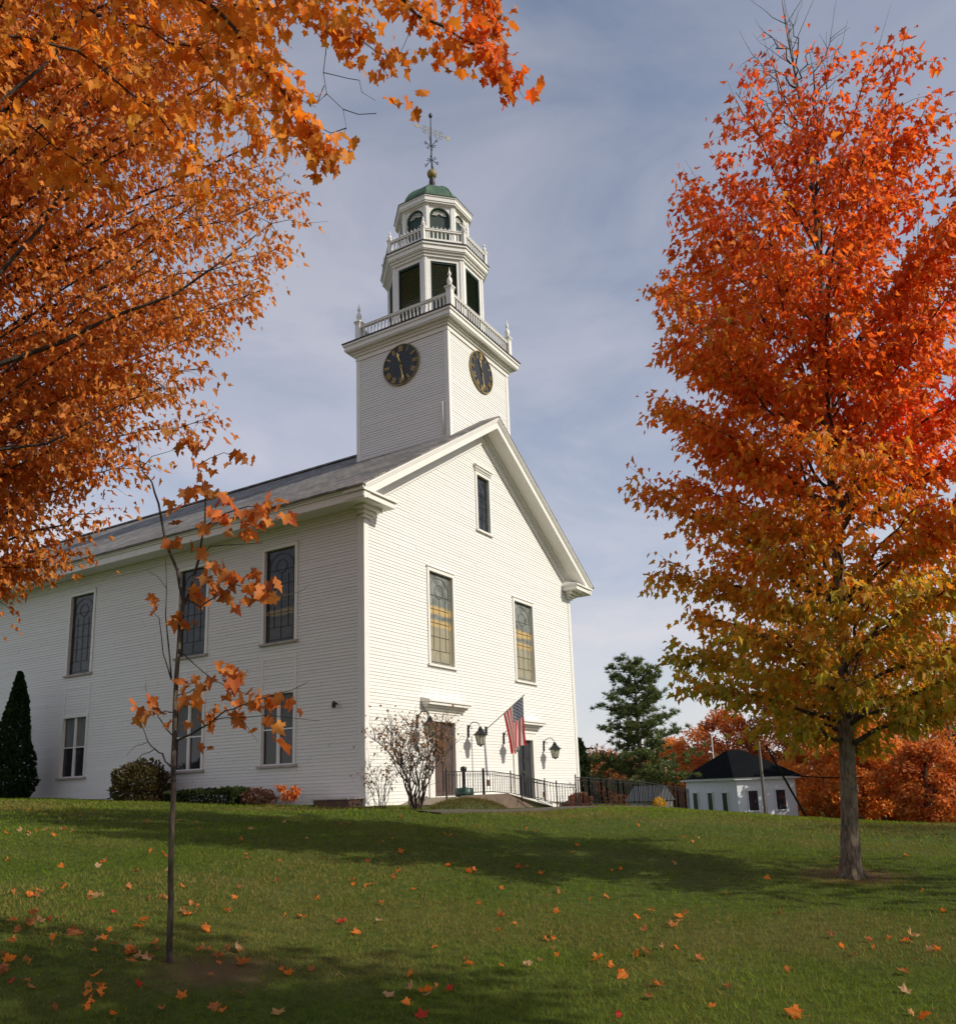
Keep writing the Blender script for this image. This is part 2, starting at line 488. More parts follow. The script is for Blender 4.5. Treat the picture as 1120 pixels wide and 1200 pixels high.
# ------------------------------------------------------------ ground
def vnoise(x, y, seed=0):
    r = np.random.default_rng(seed)
    out = np.zeros_like(x, float)
    for k in range(7):
        a = r.uniform(0, 2*math.pi); f = 1.6**k*0.35
        out += np.sin((x*math.cos(a)+y*math.sin(a))*f+r.uniform(0, 6)+1.5*np.sin((x*math.sin(a)-y*math.cos(a))*f*0.7+r.uniform(0, 6)))/(1.25**k)
    return out/3.0
def mat_ground():
    m, n, l, b = newmat('lawn_soil_and_thatch')
    b.inputs['Roughness'].default_value = 0.95
    b.inputs['Specular IOR Level'].default_value = 0.1
    g = n.new('ShaderNodeNewGeometry')
    def noise(sc, det=8, ro=0.6):
        t = n.new('ShaderNodeTexNoise'); t.inputs['Scale'].default_value = sc; t.inputs['Detail'].default_value = det; t.inputs['Roughness'].default_value = ro
        l.new(g.outputs['Position'], t.inputs['Vector']); return t.outputs['Fac']
    def ramp(f, p0, p1, c0, c1):
        r = n.new('ShaderNodeValToRGB'); r.color_ramp.elements[0].position = p0; r.color_ramp.elements[1].position = p1
        r.color_ramp.elements[0].color = (*c0, 1); r.color_ramp.elements[1].color = (*c1, 1); l.new(f, r.inputs[0]); return r.outputs[0]
    base = ramp(noise(9), 0.35, 0.65, (0.038, 0.060, 0.008), (0.085, 0.115, 0.016))
    dry = ramp(noise(0.55, 5), 0.50, 0.68, (0, 0, 0), (1, 1, 1))
    fine = ramp(noise(40, 3), 0.4, 0.7, (0, 0, 0), (0.55, 0.55, 0.55))
    mx = n.new('ShaderNodeMixRGB'); mx.inputs[2].default_value = (0.20, 0.155, 0.07, 1)
    mul = n.new('ShaderNodeMath'); mul.operation = 'MULTIPLY'
    l.new(dry, mul.inputs[0]); l.new(fine, mul.inputs[1]); l.new(mul.outputs[0], mx.inputs[0]); l.new(base, mx.inputs[1])
    last = mx.outputs[0]
    # bare, leaf-littered soil round the foot of each tree
    for cx, cy, r0, r1, colr in ((SAP[0]+0.10, SAP[1]-0.42, 0.15, 0.62, (0.14, 0.085, 0.042)), (MAP[0]+0.12, MAP[1], 0.35, 0.85, (0.16, 0.085, 0.04))):
        vm = n.new('ShaderNodeVectorMath'); vm.operation = 'DISTANCE'
        sx = n.new('ShaderNodeVectorMath'); sx.operation = 'MULTIPLY'; sx.inputs[1].default_value = (1, 1, 0)
        l.new(g.outputs['Position'], sx.inputs[0]); l.new(sx.outputs[0], vm.inputs[0]); vm.inputs[1].default_value = (cx, cy, 0)
        nn = n.new('ShaderNodeMath'); nn.operation = 'MULTIPLY_ADD'; nn.inputs[1].default_value = 0.7; l.new(noise(5, 6), nn.inputs[0]); l.new(vm.outputs['Value'], nn.inputs[2])
        mr = n.new('ShaderNodeMapRange'); mr.inputs['From Min'].default_value = r0+0.35; mr.inputs['From Max'].default_value = r1+0.35
        mr.inputs['To Min'].default_value = 0.9; mr.inputs['To Max'].default_value = 0; l.new(nn.outputs[0], mr.inputs['Value'])
        m2 = n.new('ShaderNodeMixRGB'); l.new(mr.outputs[0], m2.inputs[0]); l.new(last, m2.inputs[1]); m2.inputs[2].default_value = (*colr, 1)
        last = m2.outputs[0]
    l.new(last, b.inputs['Base Color'])
    bp = n.new('ShaderNodeBump'); bp.inputs['Strength'].default_value = 0.8; bp.inputs['Distance'].default_value = 0.03
    l.new(noise(60, 4), bp.inputs['Height']); l.new(bp.outputs[0], b.inputs['Normal'])
    return m
SAP = hit(199, 1128)
SAP = np.array([SAP[0], SAP[1], gz(SAP[0], SAP[1])])
MAP = hit(998, 1029)
MAP = np.array([MAP[0], MAP[1], gz(MAP[0], MAP[1])])

na = 300
Ds = np.concatenate([np.linspace(0.4, 40, 130), np.geomspace(41, 900, 40)])
az = np.linspace(0, 2*math.pi, na, endpoint=False)
XX = PX+np.outer(Ds, np.sin(az)); YY = PY+np.outer(Ds, np.cos(az))
ZZ = ground(XX.ravel(), YY.ravel())
V = np.stack([XX.ravel(), YY.ravel(), ZZ], 1)
i, j = np.meshgrid(np.arange(len(Ds)-1), np.arange(na), indexing='ij')
j2 = (j+1) % na
Fq = np.stack([i*na+j, (i+1)*na+j, (i+1)*na+j2, i*na+j2], -1).reshape(-1, 4)[:, ::-1]
V = np.vstack([V, [[PX, PY, gz(PX, PY)]]])
Fl = [tuple(f) for f in Fq.tolist()]+[(len(V)-1, (k+1) % na, k) for k in range(na)]
g = raw('ground', V, Fl, mat_ground(), smooth=True)
tag(g, 'sloping green lawn rising to the church', 'ground', kind='structure')

# grass blades
def grass():
    parts = []
    # (Dmin, Dmax, density per m2, height, width)
    for d0, d1, dens, hh, ww in ((3.0, 6.5, 2600, 0.036, 0.0045), (6.5, 10, 1300, 0.038, 0.007), (10, 17, 520, 0.042, 0.011), (17, 34, 150, 0.050, 0.022)):
        a0, a1 = rad(23), rad(94)
        area = 0.5*(a1-a0)*(d1*d1-d0*d0)
        N = int(area*dens)
        D = np.sqrt(RNG.uniform(d0*d0, d1*d1, N)); A = RNG.uniform(a0, a1, N)
        x = PX+D*np.sin(A); y = PY+D*np.cos(A)
        keep = ~((x > -0.3) & (x < 20) & (y > -0.2)) & ~((x > 0.8) & (x < 11.5) & (y > -3.0))
        bare = np.hypot(x-SAP[0]-0.10, y-SAP[1]+0.42) < 0.5*RNG.uniform(0.4, 1.25, N)
        bare |= np.hypot(x-MAP[0]-.12, y-MAP[1]) < 0.7*RNG.uniform(0.4, 1.25, N)
        keep &= ~(bare & (RNG.random(N) < 0.8))
        x, y = x[keep], y[keep]
        n_ = len(x)
        pn = vnoise(x, y, 3)
        z = ground(x, y)-0.003
        h = hh*RNG.uniform(0.5, 1.35, n_)*(1+0.35*vnoise(x*1.7, y*1.7, 9))
        th = RNG.uniform(0, math.pi, n_); w = ww*RNG.uniform(0.6, 1.3, n_)
        lean = RNG.normal(0, 0.55, (n_, 2))*h[:, None]
        b0 = np.stack([x-np.cos(th)*w/2, y-np.sin(th)*w/2, z], 1)
        b1 = np.stack([x+np.cos(th)*w/2, y+np.sin(th)*w/2, z], 1)
        tp = np.stack([x+lean[:, 0], y+lean[:, 1], z+h], 1)
        dryp = np.clip(0.20+0.75*np.clip((pn-0.05)*1.6, 0, 1)+0.22*vnoise(x*3, y*3, 21), 0.02, 0.75)
        isdry = RNG.random(n_) < dryp
        t = RNG.random((n_, 1))
        gcol = np.array([0.090, 0.160, 0.010])*(1-t)+np.array([0.145, 0.225, 0.018])*t
        gcol *= (1+0.34*np.clip(vnoise(x*0.8, y*0.8, 5), -1, 1)+0.22*np.clip(vnoise(x*4, y*4, 6), -1, 1))[:, None]
        dcol = np.array([0.28, 0.205, 0.075])*(1-t)+np.array([0.20, 0.165, 0.045])*t
        dm = np.clip(dryp*1.15, 0, .85)[:, None]*RNG.uniform(.7, 1.1, (n_, 1))
        c = gcol*(1-dm)+dcol*dm
        c = np.where((isdry & (RNG.random(n_) < .35))[:, None], dcol, c)
        parts.append((np.stack([b0, b1, tp], 1).reshape(-1, 3), np.repeat(c, 3, 0)))
    V = np.vstack([p[0] for p in parts]); C = np.vstack([p[1] for p in parts])
    F = np.arange(len(V)).reshape(-1, 3)
    o = raw('grass', V, F, M['grass'], cols=C)
    tag(o, 'short mown green grass with yellowed patches', 'grass', kind='stuff')
grass()

# ------------------------------------------------------------ leaves and trees
def tmpl_maple():
    R = [(0.0, 0.0), (0.24, -0.10), (0.22, 0.12), (0.47, 0.36), (0.22, 0.42), (0.17, 0.60), (0.0, 1.0)]
    vs = [(x, y, 0.42*abs(x)-0.55*max(0, y-0.35)**2) for x, y in R]
    vs += [(-x, y, z) for x, y, z in vs[1:-1]]
    n = len(R)
    f1 = list(range(n)); f2 = [0]+[n-1]+[n+k for k in range(n-2)][::-1]
    return np.array(vs), [f1, f2]
def tmpl_detail():
    R = [(0, 0.0), (0.12, -0.02), (0.31, -0.12), (0.33, 0.0), (0.42, 0.05), (0.33, 0.18), (0.44, 0.24), (0.60, 0.30), (0.51, 0.40), (0.52, 0.52), (0.34, 0.48), (0.22, 0.52), (0.27, 0.66), (0.15, 0.70), (0.09, 0.84), (0, 0.98)]
    vs = [(x, y, 0.42*abs(x)-1.1*max(0, abs(x)-.28)**2*3-0.55*max(0, y-0.3)**2+0.05*math.sin(9*x+7*y)) for x, y in R]
    vs += [(-x, y, z) for x, y, z in vs[1:-1]]
    n = len(R)
    return np.array(vs), [list(range(n)), [0, n-1]+[n+k for k in range(n-2)][::-1]]
def tmpl_diamond():
    return np.array([(0, 0, 0), (0.45, 0.4, 0.06), (0, 1, 0), (-0.45, 0.55, 0.06)]), [[0, 1, 2, 3]]
def tmpl_needle():
    return np.array([(-0.07, 0, 0), (0.07, 0, 0), (0, 1, 0)]), [[0, 1, 2]]
T_MAPLE, T_DET, T_DIA, T_NEE = tmpl_maple(), tmpl_detail(), tmpl_diamond(), tmpl_needle()

def leafmesh(name, P, size, A, N, cols, tmpl, parent, mat=None):
    P = np.asarray(P, float); n = len(P)
    A = A/np.linalg.norm(A, axis=1, keepdims=True)
    B = np.cross(A, N); B /= np.linalg.norm(B, axis=1, keepdims=True)+1e-9
    N = np.cross(B, A)
    T, F = tmpl
    k = len(T)
    sz = np.asarray(size).reshape(-1, 1, 1)
    V = P[:, None, :]+sz*(A[:, None, :]*T[None, :, 1:2]+B[:, None, :]*T[None, :, 0:1]+N[:, None, :]*T[None, :, 2:3])
    V = V.reshape(-1, 3)
    C = np.repeat(cols, k, 0)
    me = bpy.data.meshes.new(name)
    og = ORG[parent.name]
    me.vertices.add(len(V)); me.vertices.foreach_set('co', (V-og).astype(np.float32).ravel())
    lens = [len(f) for f in F]; flat = np.concatenate([np.array(f) for f in F])
    L = (flat[None, :]+(np.arange(n)*k)[:, None]).ravel()
    me.loops.add(len(L)); me.loops.foreach_set('vertex_index', L.astype(np.int32))
    tot = np.tile(lens, n); st = np.concatenate([[0], np.cumsum(tot)[:-1]])
    me.polygons.add(len(tot)); me.polygons.foreach_set('loop_start', st.astype(np.int32)); me.polygons.foreach_set('loop_total', tot.astype(np.int32))
    me.update(calc_edges=True)
    at = me.color_attributes.new('Col', 'FLOAT_COLOR', 'POINT')
    c4 = np.ones((len(V), 4), np.float32); c4[:, :3] = C
    at.data.foreach_set('color', c4.ravel())
    me.materials.append(mat or M['leaf'])
    o = bpy.data.objects.new(name, me); COL.objects.link(o); o.parent = parent
    ORG[o.name] = og
    return o

def unit(v):
    v = np.asarray(v, float); return v/(np.linalg.norm(v)+1e-9)
def bez(p0, p1, p2, n=7, jit=0.0):
    ts = np.linspace(0, 1, n)
    out = []
    for i, t in enumerate(ts):
        p = (1-t)**2*p0+2*t*(1-t)*p1+t*t*p2
        if 0 < i: p = p+np.array([random.gauss(0, jit) for _ in range(3)])
        out.append(p)
    return out
class Foliage:
    def __init__(s): s.P, s.A, s.S, s.t = [], [], [], []
    def spray(s, pts, n, spread, size, t0=0.2):
        """leaves along a twig polyline"""
        k = len(pts)-1
        for _ in range(n):
            t = (t0+(1-t0)*random.random())*k
            i = min(int(t), k-1); p = pts[i]+(pts[i+1]-pts[i])*(t-i)
            d = unit(pts[i+1]-pts[i])
            off = np.array([random.gauss(0, 1), random.gauss(0, 1), random.gauss(-0.25, 0.8)])*spread
            s.P.append(p+off); s.A.append(unit(d*0.5+off/spread*0.35+np.array([0, 0, -1.0])))
            s.S.append(size*random.uniform(0.5, 1.3))
    def mesh(s, name, colf, tmpl, parent, mat=None, flat=0.8):
        P = np.array(s.P); A = np.array(s.A); n = len(P)
        A = A+RNG.normal(0, 0.35, (n, 3))
        N = RNG.normal(0, flat, (n, 3))+np.array([0, 0, 0.5])
        return leafmesh(name, P, np.array(s.S), A, N, colf(P), tmpl, parent, mat)

def lerp(a, b, t): return a+(b-a)*t
def interp(x, tab):
    return float(np.interp(x, [t[0] for t in tab], [t[1] for t in tab]))

def palette(P, stops, w, seed):
    """blend colour stops with a smooth index w (0..len-1) plus noise"""
    k = np.clip(w, 0, len(stops)-1.001); i = k.astype(int); t = (k-i)[:, None]
    S_ = np.array(stops)
    c = S_[i]*(1-t)+S_[i+1]*t
    r = np.random.default_rng(seed)
    return np.clip(c*(1+r.normal(0, 0.16, (len(P), 1)))*(1+r.normal(0, 0.06, (len(P), 3))), 0.004, 0.95)

# --- maple on the right ------------------------------------------------
def right_maple():
    D0 = float((MAP[:2]-EYE[:2]) @ HF)
    base = MAP.copy()
    tree = empty('maple_tree', base, 'tall maple tree with red and orange leaves standing on the right of the lawn', 'tree', 'maple trees on the lawn')
    px = [(998, 1034), (995, 960), (993, 900), (990, 840), (988, 780), (984, 700), (980, 640), (974, 560), (969, 480), (965, 400), (961, 320), (955, 240), (946, 170), (934, 100), (922, 40), (915, -5)]
    rr = [0.15, 0.112, 0.105, 0.10, 0.095, 0.086, 0.077, 0.068, 0.061, 0.057, 0.047, 0.038, 0.029, 0.02, 0.012, 0.004]
    pts = [at_fwd(x, y, D0) for x, y in px]
    pts[0][2] = base[2]-0.1
    tk = MB(); tk.tube([pts[0], pts[0]+np.array([0, 0, .16])]+pts[1:], [0.205, 0.142]+rr[1:], 12)
    for k in range(7):      # root flare
        a = k*.9+random.uniform(-.2, .2); dv = np.array([math.cos(a), math.sin(a), 0]); L_ = random.uniform(.20, .32)
        e_ = base+dv*L_
        tk.tube([base+dv*.05+np.array([0, 0, .34]), base+dv*.10+np.array([0, 0, .12]), base+dv*L_*.55+np.array([0, 0, .02]), np.array([e_[0], e_[1], gz(e_[0], e_[1])-.03])], [.045, .062, .045, .015], 7)
    zs = [p[2] for p in pts]
    def axis(z): return np.array([np.interp(z, zs, [p[0] for p in pts]), np.interp(z, zs, [p[1] for p in pts]), z])
    env = []
    for y, r in ((885, 0.2), (850, 105), (800, 180), (740, 238), (650, 250), (560, 242), (480, 212), (400, 205), (320, 192), (230, 180), (170, 130), (110, 85), (60, 50), (20, 25)):
        a = at_fwd(960, y, D0); b = at_fwd(960-r, y, D0)
        env.append((a[2], np.linalg.norm(a-b)))
    zlo, zhi = env[0][0], env[-1][0]
    br = MB(); fo = Foliage()
    n1 = 96
    for k in range(n1):
        u = (k+0.5)/n1
        ze = lerp(zlo+0.25, zhi-0.2, u**0.92)
        a = k*2.39996+random.uniform(-.3, .3)
        R = interp(ze, env)*random.uniform(0.66, 1.05)
        toward = math.cos(a-math.atan2(PY-base[1], PX-base[0]))
        if toward > .55 and u < .45: R *= .62
        rise = R*lerp(0.25, 1.5, u)+0.15
        zs_ = max(ze-rise, zlo-0.45+0.25*random.random())
        s0 = axis(zs_); s0[2] = zs_
        dirv = np.array([math.cos(a), math.sin(a), 0])
        e0 = axis(ze)+dirv*R
        if u < 0.25: e0[2] -= 0.25*R*(0.25-u)*2
        mid = s0+dirv*R*0.5+np.array([0, 0, (e0[2]-s0[2])*lerp(0.72, 0.42, u)])
        limb = bez(s0, mid, e0, 9, 0.035)
        r0 = lerp(0.040, 0.014, u)*(0.7+0.5*random.random())
        br.tube(limb, [r0*(1-0.85*i/8)+0.002 for i in range(9)], 5)
        # side twigs
        nt = int(5+R*7)
        for j in range(nt):
            t = 0.22+0.78*(j+random.random())/nt
            i = min(int(t*8), 7); p = limb[i]+(limb[i+1]-limb[i])*(t*8-i)
            ln = (0.28+0.42*(1-t))*min(R, 2.0)*random.uniform(0.5, 1.05)+0.10
            th = random.choice((-1, 1))*random.uniform(0.4, 1.2)
            dv = np.array([math.cos(a+th), math.sin(a+th), random.uniform(-0.25, 0.6)])
            q = p+unit(dv)*ln
            tw = bez(p, (p+q)/2+np.array([0, 0, 0.06*ln]), q, 4, 0.01)
            if random.random() < 0.75: br.tube(tw, [0.006, 0.004, 0.003, 0.002], 3, cap=False)
            dens = 21 if ze < zhi-1.9 else (10 if ze < zhi-1.2 else 3)
            fo.spray(tw, int(ln*dens*1.75)+2 if dens > 3 else (1 if random.random() < .5 else 0), 0.09, 0.112, 0.1)
        fo.spray(limb, int(R*6) if ze < zhi-1.3 else 1, 0.09, 0.125, 0.6)
        # leafless shoot tips, commonest at the top
        if random.random() < (0.25 if ze < zhi-2.0 else 0.95):
            d = unit(limb[-1]-limb[-3]); q = limb[-1]+unit(d+np.array([0, 0, .5]))*random.uniform(0.3, 0.8)
            br.tube([limb[-1], (limb[-1]+q)/2+np.array([0.02, .01, 0.02]), q], [0.004, 0.003, 0.0015], 3, cap=False)
    for k in range(26):
        t = random.uniform(0.72, 0.97)
        z = lerp(zs[0], zs[-1], t); s0 = axis(z); a = random.uniform(0, 6.28)
        q = s0+unit([math.cos(a)*.5, math.sin(a)*.5, 0.9])*random.uniform(0.6, 1.5)
        br.tube(bez(s0, s0*.5+q*.5+np.array([math.cos(a), math.sin(a), 0])*0.1, q, 5, 0.015), [0.008, .006, .004, .003, .0015], 3, cap=False)
    tk.build('trunk', M['bark'], tree, smooth=True)
    br.build('branches', M['twig'], tree)
    cz = zs[0]
    hgt = zhi-zlo
    def colf(P):
        ax = np.array([axis(z) for z in P[:, 2]])
        side = ((P-ax)[:, :2] @ _r[:2])
        w = (P[:, 2]-zlo)/hgt
        nn = vnoise(P[:, 0]*2.2+P[:, 2], P[:, 1]*2.2-P[:, 2]*1.3, 8)
        k = w*4.0+0.14*side+0.55*nn+0.35*vnoise(P[:, 0]*5, P[:, 1]*5+P[:, 2]*5, 19)+RNG.normal(0, 0.50, len(P))+0.30+0.75*np.clip(1-np.abs(w-.36)/.22, 0, 1)
        stops = [(0.34, 0.32, 0.035), (0.54, 0.31, 0.03), (0.68, 0.235, 0.03), (0.68, 0.155, 0.028), (0.50, 0.085, 0.024)]
        c = palette(P, stops, k, 4)
        red = (vnoise(P[:, 0]*1.6+3, P[:, 1]*1.6+P[:, 2]*1.9, 31)+0.12*side > 0.60) & (w > 0.25)
        red &= RNG.random(len(P)) < 0.75
        c[red] = np.array([0.78, 0.12, 0.04])*(1+RNG.normal(0, .12, (red.sum(), 1)))
        return np.clip(c, 0, 0.95)
    fo.mesh('crown', colf, T_MAPLE, tree)
    print('right maple leaves', len(fo.P))
right_maple()

ORANGES = [(0.40, 0.145, 0.03), (0.56, 0.21, 0.042), (0.66, 0.28, 0.06), (0.72, 0.38, 0.10)]
# --- big orange maple, trunk just outside the left edge --------------
def left_maple():
    D0 = 13.2
    b2 = at_fwd(-235, 950, D0)
    base = np.array([b2[0], b2[1], gz(b2[0], b2[1])])
    tree = empty('maple_tree', base, 'spreading orange maple whose branches fill the left edge', 'tree', 'maple trees on the lawn')
    tk = MB(); br = MB(); fo = Foliage()
    top = at_fwd(-210, -260, D0)
    tp = [base+np.array([0, 0, -0.2]), base+np.array([0, 0, 0.3]), base*0.75+top*0.25, base*0.5+top*0.5, base*0.25+top*0.75, top]
    tk.tube(tp, [0.42, 0.30, 0.25, 0.19, 0.12, 0.03], 12)
    def ax(z):
        return np.array([np.interp(z, [p[2] for p in tp], [p[0] for p in tp]), np.interp(z, [p[2] for p in tp], [p[1] for p in tp]), z])
    env = []
    for y, xr in ((665, 45), (640, 80), (600, 105), (545, 165), (500, 205), (450, 228), (400, 265), (350, 318), (300, 330), (240, 362), (180, 345), (120, 330), (50, 330), (-50, 320), (-150, 250), (-250, 100)):
        a = at_fwd(-225, y, D0); b = at_fwd(xr, y, D0)
        env.append((a[2], np.linalg.norm(a-b)))
    zlo, zhi = env[0][0], env[-1][0]
    right = math.atan2(-math.sin(YAW), math.cos(YAW))
    n1 = 150
    for k in range(n1):
        vis = k % 5 != 0
        u = random.random() if not vis else ((k*0.618) % 1.0)
        ze = lerp(zlo+0.1, zhi-0.3, u)
        a = right+(random.uniform(-1.15, 1.15) if vis else random.uniform(1.2, 5.1))
        R = interp(ze, env)*(random.uniform(0.55, 1.0) if abs(a-right) < 1.2 else random.uniform(0.6, 0.9))
        if vis and k % 3 == 0:
            a = right+random.uniform(-0.25, 0.25); R = interp(ze, env)*random.uniform(0.93, 1.0)
        zs_ = max(ze-R*0.55, base[2]+1.9+random.random()*0.8)
        if ze < base[2]+3.2: zs_ = base[2]+2.6+random.random()
        s0 = ax(zs_)
        dirv = np.array([math.cos(a), math.sin(a), 0])
        e0 = ax(ze)+dirv*R
        mid = s0+dirv*R*0.5+np.array([0, 0, (e0[2]-s0[2])*0.75+(0.5 if ze < base[2]+3.5 else 0)])
        limb = bez(s0, mid, e0, 12, 0.05)
        r0 = 0.045*(0.5+0.6*random.random())
        br.tube(limb, [r0*(1-0.88*i/11)+0.003 for i in range(12)], 5)
        nt = int(R*4.6) if vis else int(R*1.5)
        for j in range(nt):
            t = 0.30+0.70*(j+random.random())/nt
            i = min(int(t*11), 10); p = limb[i]+(limb[i+1]-limb[i])*(t*11-i)
            ln = (0.5+0.9*(1-t))*random.uniform(0.5, 1.1)
            th = random.choice((-1, 1))*random.uniform(0.35, 1.2)
            dv = np.array([math.cos(a+th), math.sin(a+th), random.uniform(-0.45, 0.45)])
            q = p+unit(dv)*ln
            tw = bez(p, (p+q)/2+np.array([0, 0, 0.05]), q, 4, 0.015)
            br.tube(tw, [0.008, 0.006, 0.004, 0.002], 3, cap=False)
            fo.spray(tw, int(ln*(29 if vis else 9))+2, 0.15, 0.12 if vis else .2, 0.05)
    for pl, D1, r0 in (([(-190, 560), (-60, 450), (0, 427), (70, 402), (130, 372), (205, 345), (262, 305), (318, 262)], 11.6, .055),
                       ([(-200, 470), (-80, 380), (0, 320), (52, 262), (82, 205), (108, 150)], 11.2, .05),
                       ([(-200, 640), (-90, 560), (0, 527), (55, 520), (95, 500), (150, 470), (190, 455)], 11.8, .035),
                       ([(-190, 520), (-60, 425), (40, 392), (100, 345), (160, 318), (215, 285)], 12.4, .035),
                       ([(-205, 300), (-80, 180), (0, 120), (60, 70), (95, 20), (100, -40)], 11.0, .05)):
        q = [ax(at_fwd(pl[0][0], pl[0][1], D0)[2])]+[at_fwd(x, y, D1) for x, y in pl[1:]]
        n_ = len(q); br.tube(q, [r0*(1-.88*i/(n_-1)) for i in range(n_)], 7)
        for i in range(3, n_):
            for _ in range(5):
                e_ = q[i]+np.array([random.gauss(0, .45), random.gauss(0, .45), random.gauss(0.1, .35)])
                tw = bez(q[i], (q[i]+e_)/2, e_, 4, .02); br.tube(tw, [.007, .005, .003, .002], 3, cap=False); fo.spray(tw, 9, .12, .12, .2)
    tk.build('trunk', M['bark'], tree, smooth=True)
    br.build('branches', M['twig'], tree)
    def colf(P):
        nn = vnoise(P[:, 0]*1.1+P[:, 2], P[:, 1]*1.1-P[:, 2], 12)
        return palette(P, ORANGES, 1.25+0.8*nn+RNG.normal(0, 0.55, len(P)), 5)
    fo.mesh('crown', colf, T_MAPLE, tree)
    print('left maple leaves', len(fo.P))
left_maple()

# --- near maple reaching in over the camera ----------------------------
def near_maple():
    b = np.array([PX-3.4, PY+4.2, 0]); b[2] = gz(b[0], b[1])
    tree = empty('maple_tree', b, 'orange and red maple branch with large leaves hanging in at the top left', 'tree', 'maple trees on the lawn')
    tk = MB(); br = MB(); fo = Foliage()
    top = b+np.array([0.6, -0.3, 9.5])
    tk.tube([b+np.array([0, 0, -.2]), b+np.array([0, 0, .4]), b+np.array([.1, 0, 4]), b+np.array([.3, -.1, 7]), top], [0.34, .26, .2, .13, .03], 12)
    limbs = []
    def P(x, y, D): return at_fwd(x, y, D)
    H = [b+np.array([.1, 0, 3.8]), b+np.array([.2, 0, 4.8]), b+np.array([.3, -.1, 6.2])]
    defs = [
        (H[0], [(-120, -60, 6.0), (60, -70, 6.6), (235, -5, 7.0), (300, 68, 7.1), (345, 130, 7.1), (374, 165, 7.1)], 0.034),
        (H[1], [(-140, -200, 5.6), (120, -130, 6.4), (330, -60, 6.9), (470, 5, 7.2), (540, 48, 7.3), (592, 84, 7.3)], 0.034),
        (H[0], [(-150, 40, 6.2), (-40, 30, 7.0), (90, 60, 7.8), (180, 130, 8.4), (230, 210, 8.6)], 0.028),
        (H[1], [(-100, -120, 6.5), (100, -60, 7.4), (260, 0, 8.0), (380, 20, 8.3), (440, 60, 8.4)], 0.026),
        (H[2], [(0, -300, 6.5), (250, -200, 7.2), (450, -90, 7.8), (560, -20, 8.0), (575, 30, 8.0)], 0.026),
        (H[0], [(-150, 100, 6.5), (-60, 110, 7.4), (40, 150, 8.2), (120, 210, 8.8)], 0.024),
        (H[1], [(-90, -80, 7), (40, -20, 7.6), (130, 20, 8), (230, 60, 8.2), (300, 150, 8.2)], 0.022),
        (H[2], [(-60, -250, 6), (60, -160, 6.4), (200, -90, 6.6), (310, -40, 6.8), (400, -10, 6.8)], 0.022),
    ]
    for h, pl, r0 in defs:
        pts = [h]+[P(*q) for q in pl]
        # smooth resample
        fine = []
        for i in range(len(pts)-1):
            for t in (0, .33, .66): fine.append(pts[i]*(1-t)+pts[i+1]*t+np.array([random.gauss(0, .025) for _ in range(3)])*(i > 0))
        fine.append(pts[-1])
        n = len(fine)
        br.tube(fine, [r0*(1-.9*i/(n-1))+0.003 for i in range(n)], 6)
        limbs.append(fine)
        d_tot = n
        for i in range(5, n):
            for _ in range(4 if i > 7 else 3):
                p = fine[i]
                dv = unit(fine[i]-fine[i-1])
                dv = dv*0.6+np.array([random.gauss(0, .6), random.gauss(0, .6), random.gauss(-0.15, .4)])
                ln = random.uniform(0.22, 0.62)*(1 if i < n-2 else 0.6)
                q = p+unit(dv)*ln
                tw = bez(p, (p+q)/2+np.array([0, 0, .04]), q, 4, 0.01)
                br.tube(tw, [0.005, .004, .003, .0018], 3, cap=False)
                fo.spray(tw, int(ln*16)+2, 0.075, 0.13, 0.1)
    # bare hanging twigs beside the branch end
    for pl in ([(384, 20), (382, 60), (379, 85), (383, 110), (402, 128), (406, 150), (398, 165)], [(402, 128), (420, 134), (441, 133)], [(379, 85), (392, 88), (408, 92), (421, 94), (424, 108), (432, 113), (440, 118)], [(383, 110), (372, 120), (380, 100)], [(406, 150), (388, 156), (372, 148)]):
        br.tube([P(x, y, 7.15) for x, y in pl], [0.006, .005, .0045, .004, .003, .002, .002][:len(pl)], 4)
    for x, y in ((404, 163), (412, 170), (392, 187), (408, 187), (462, 126), (478, 126), (484, 137), (455, 124), (492, 112)):
        p = P(x, y-8, 7.1)
        fo.P.append(p); fo.A.append(np.array([random.gauss(0, .2), random.gauss(0, .2), -1])); fo.S.append(0.15)
    tk.build('trunk', M['bark'], tree, smooth=True)
    br.build('branches', M['twig'], tree)
    def colf(P_):
        d = P_-EYE
        side = d[:, :2] @ _r[:2]
        nn = vnoise(P_[:, 0]*2, P_[:, 1]*2+P_[:, 2], 14)
        c = palette(P_, [(0.66, 0.27, 0.03), (0.62, 0.20, 0.022), (0.62, 0.13, 0.02), (0.62, 0.09, 0.02)], 0.9+side*0.45+0.6*nn+RNG.normal(0, .4, len(P_)), 6)
        return c
    fo.mesh('crown', colf, T_DET, tree)
    print('near leaves', len(fo.P))
near_maple()

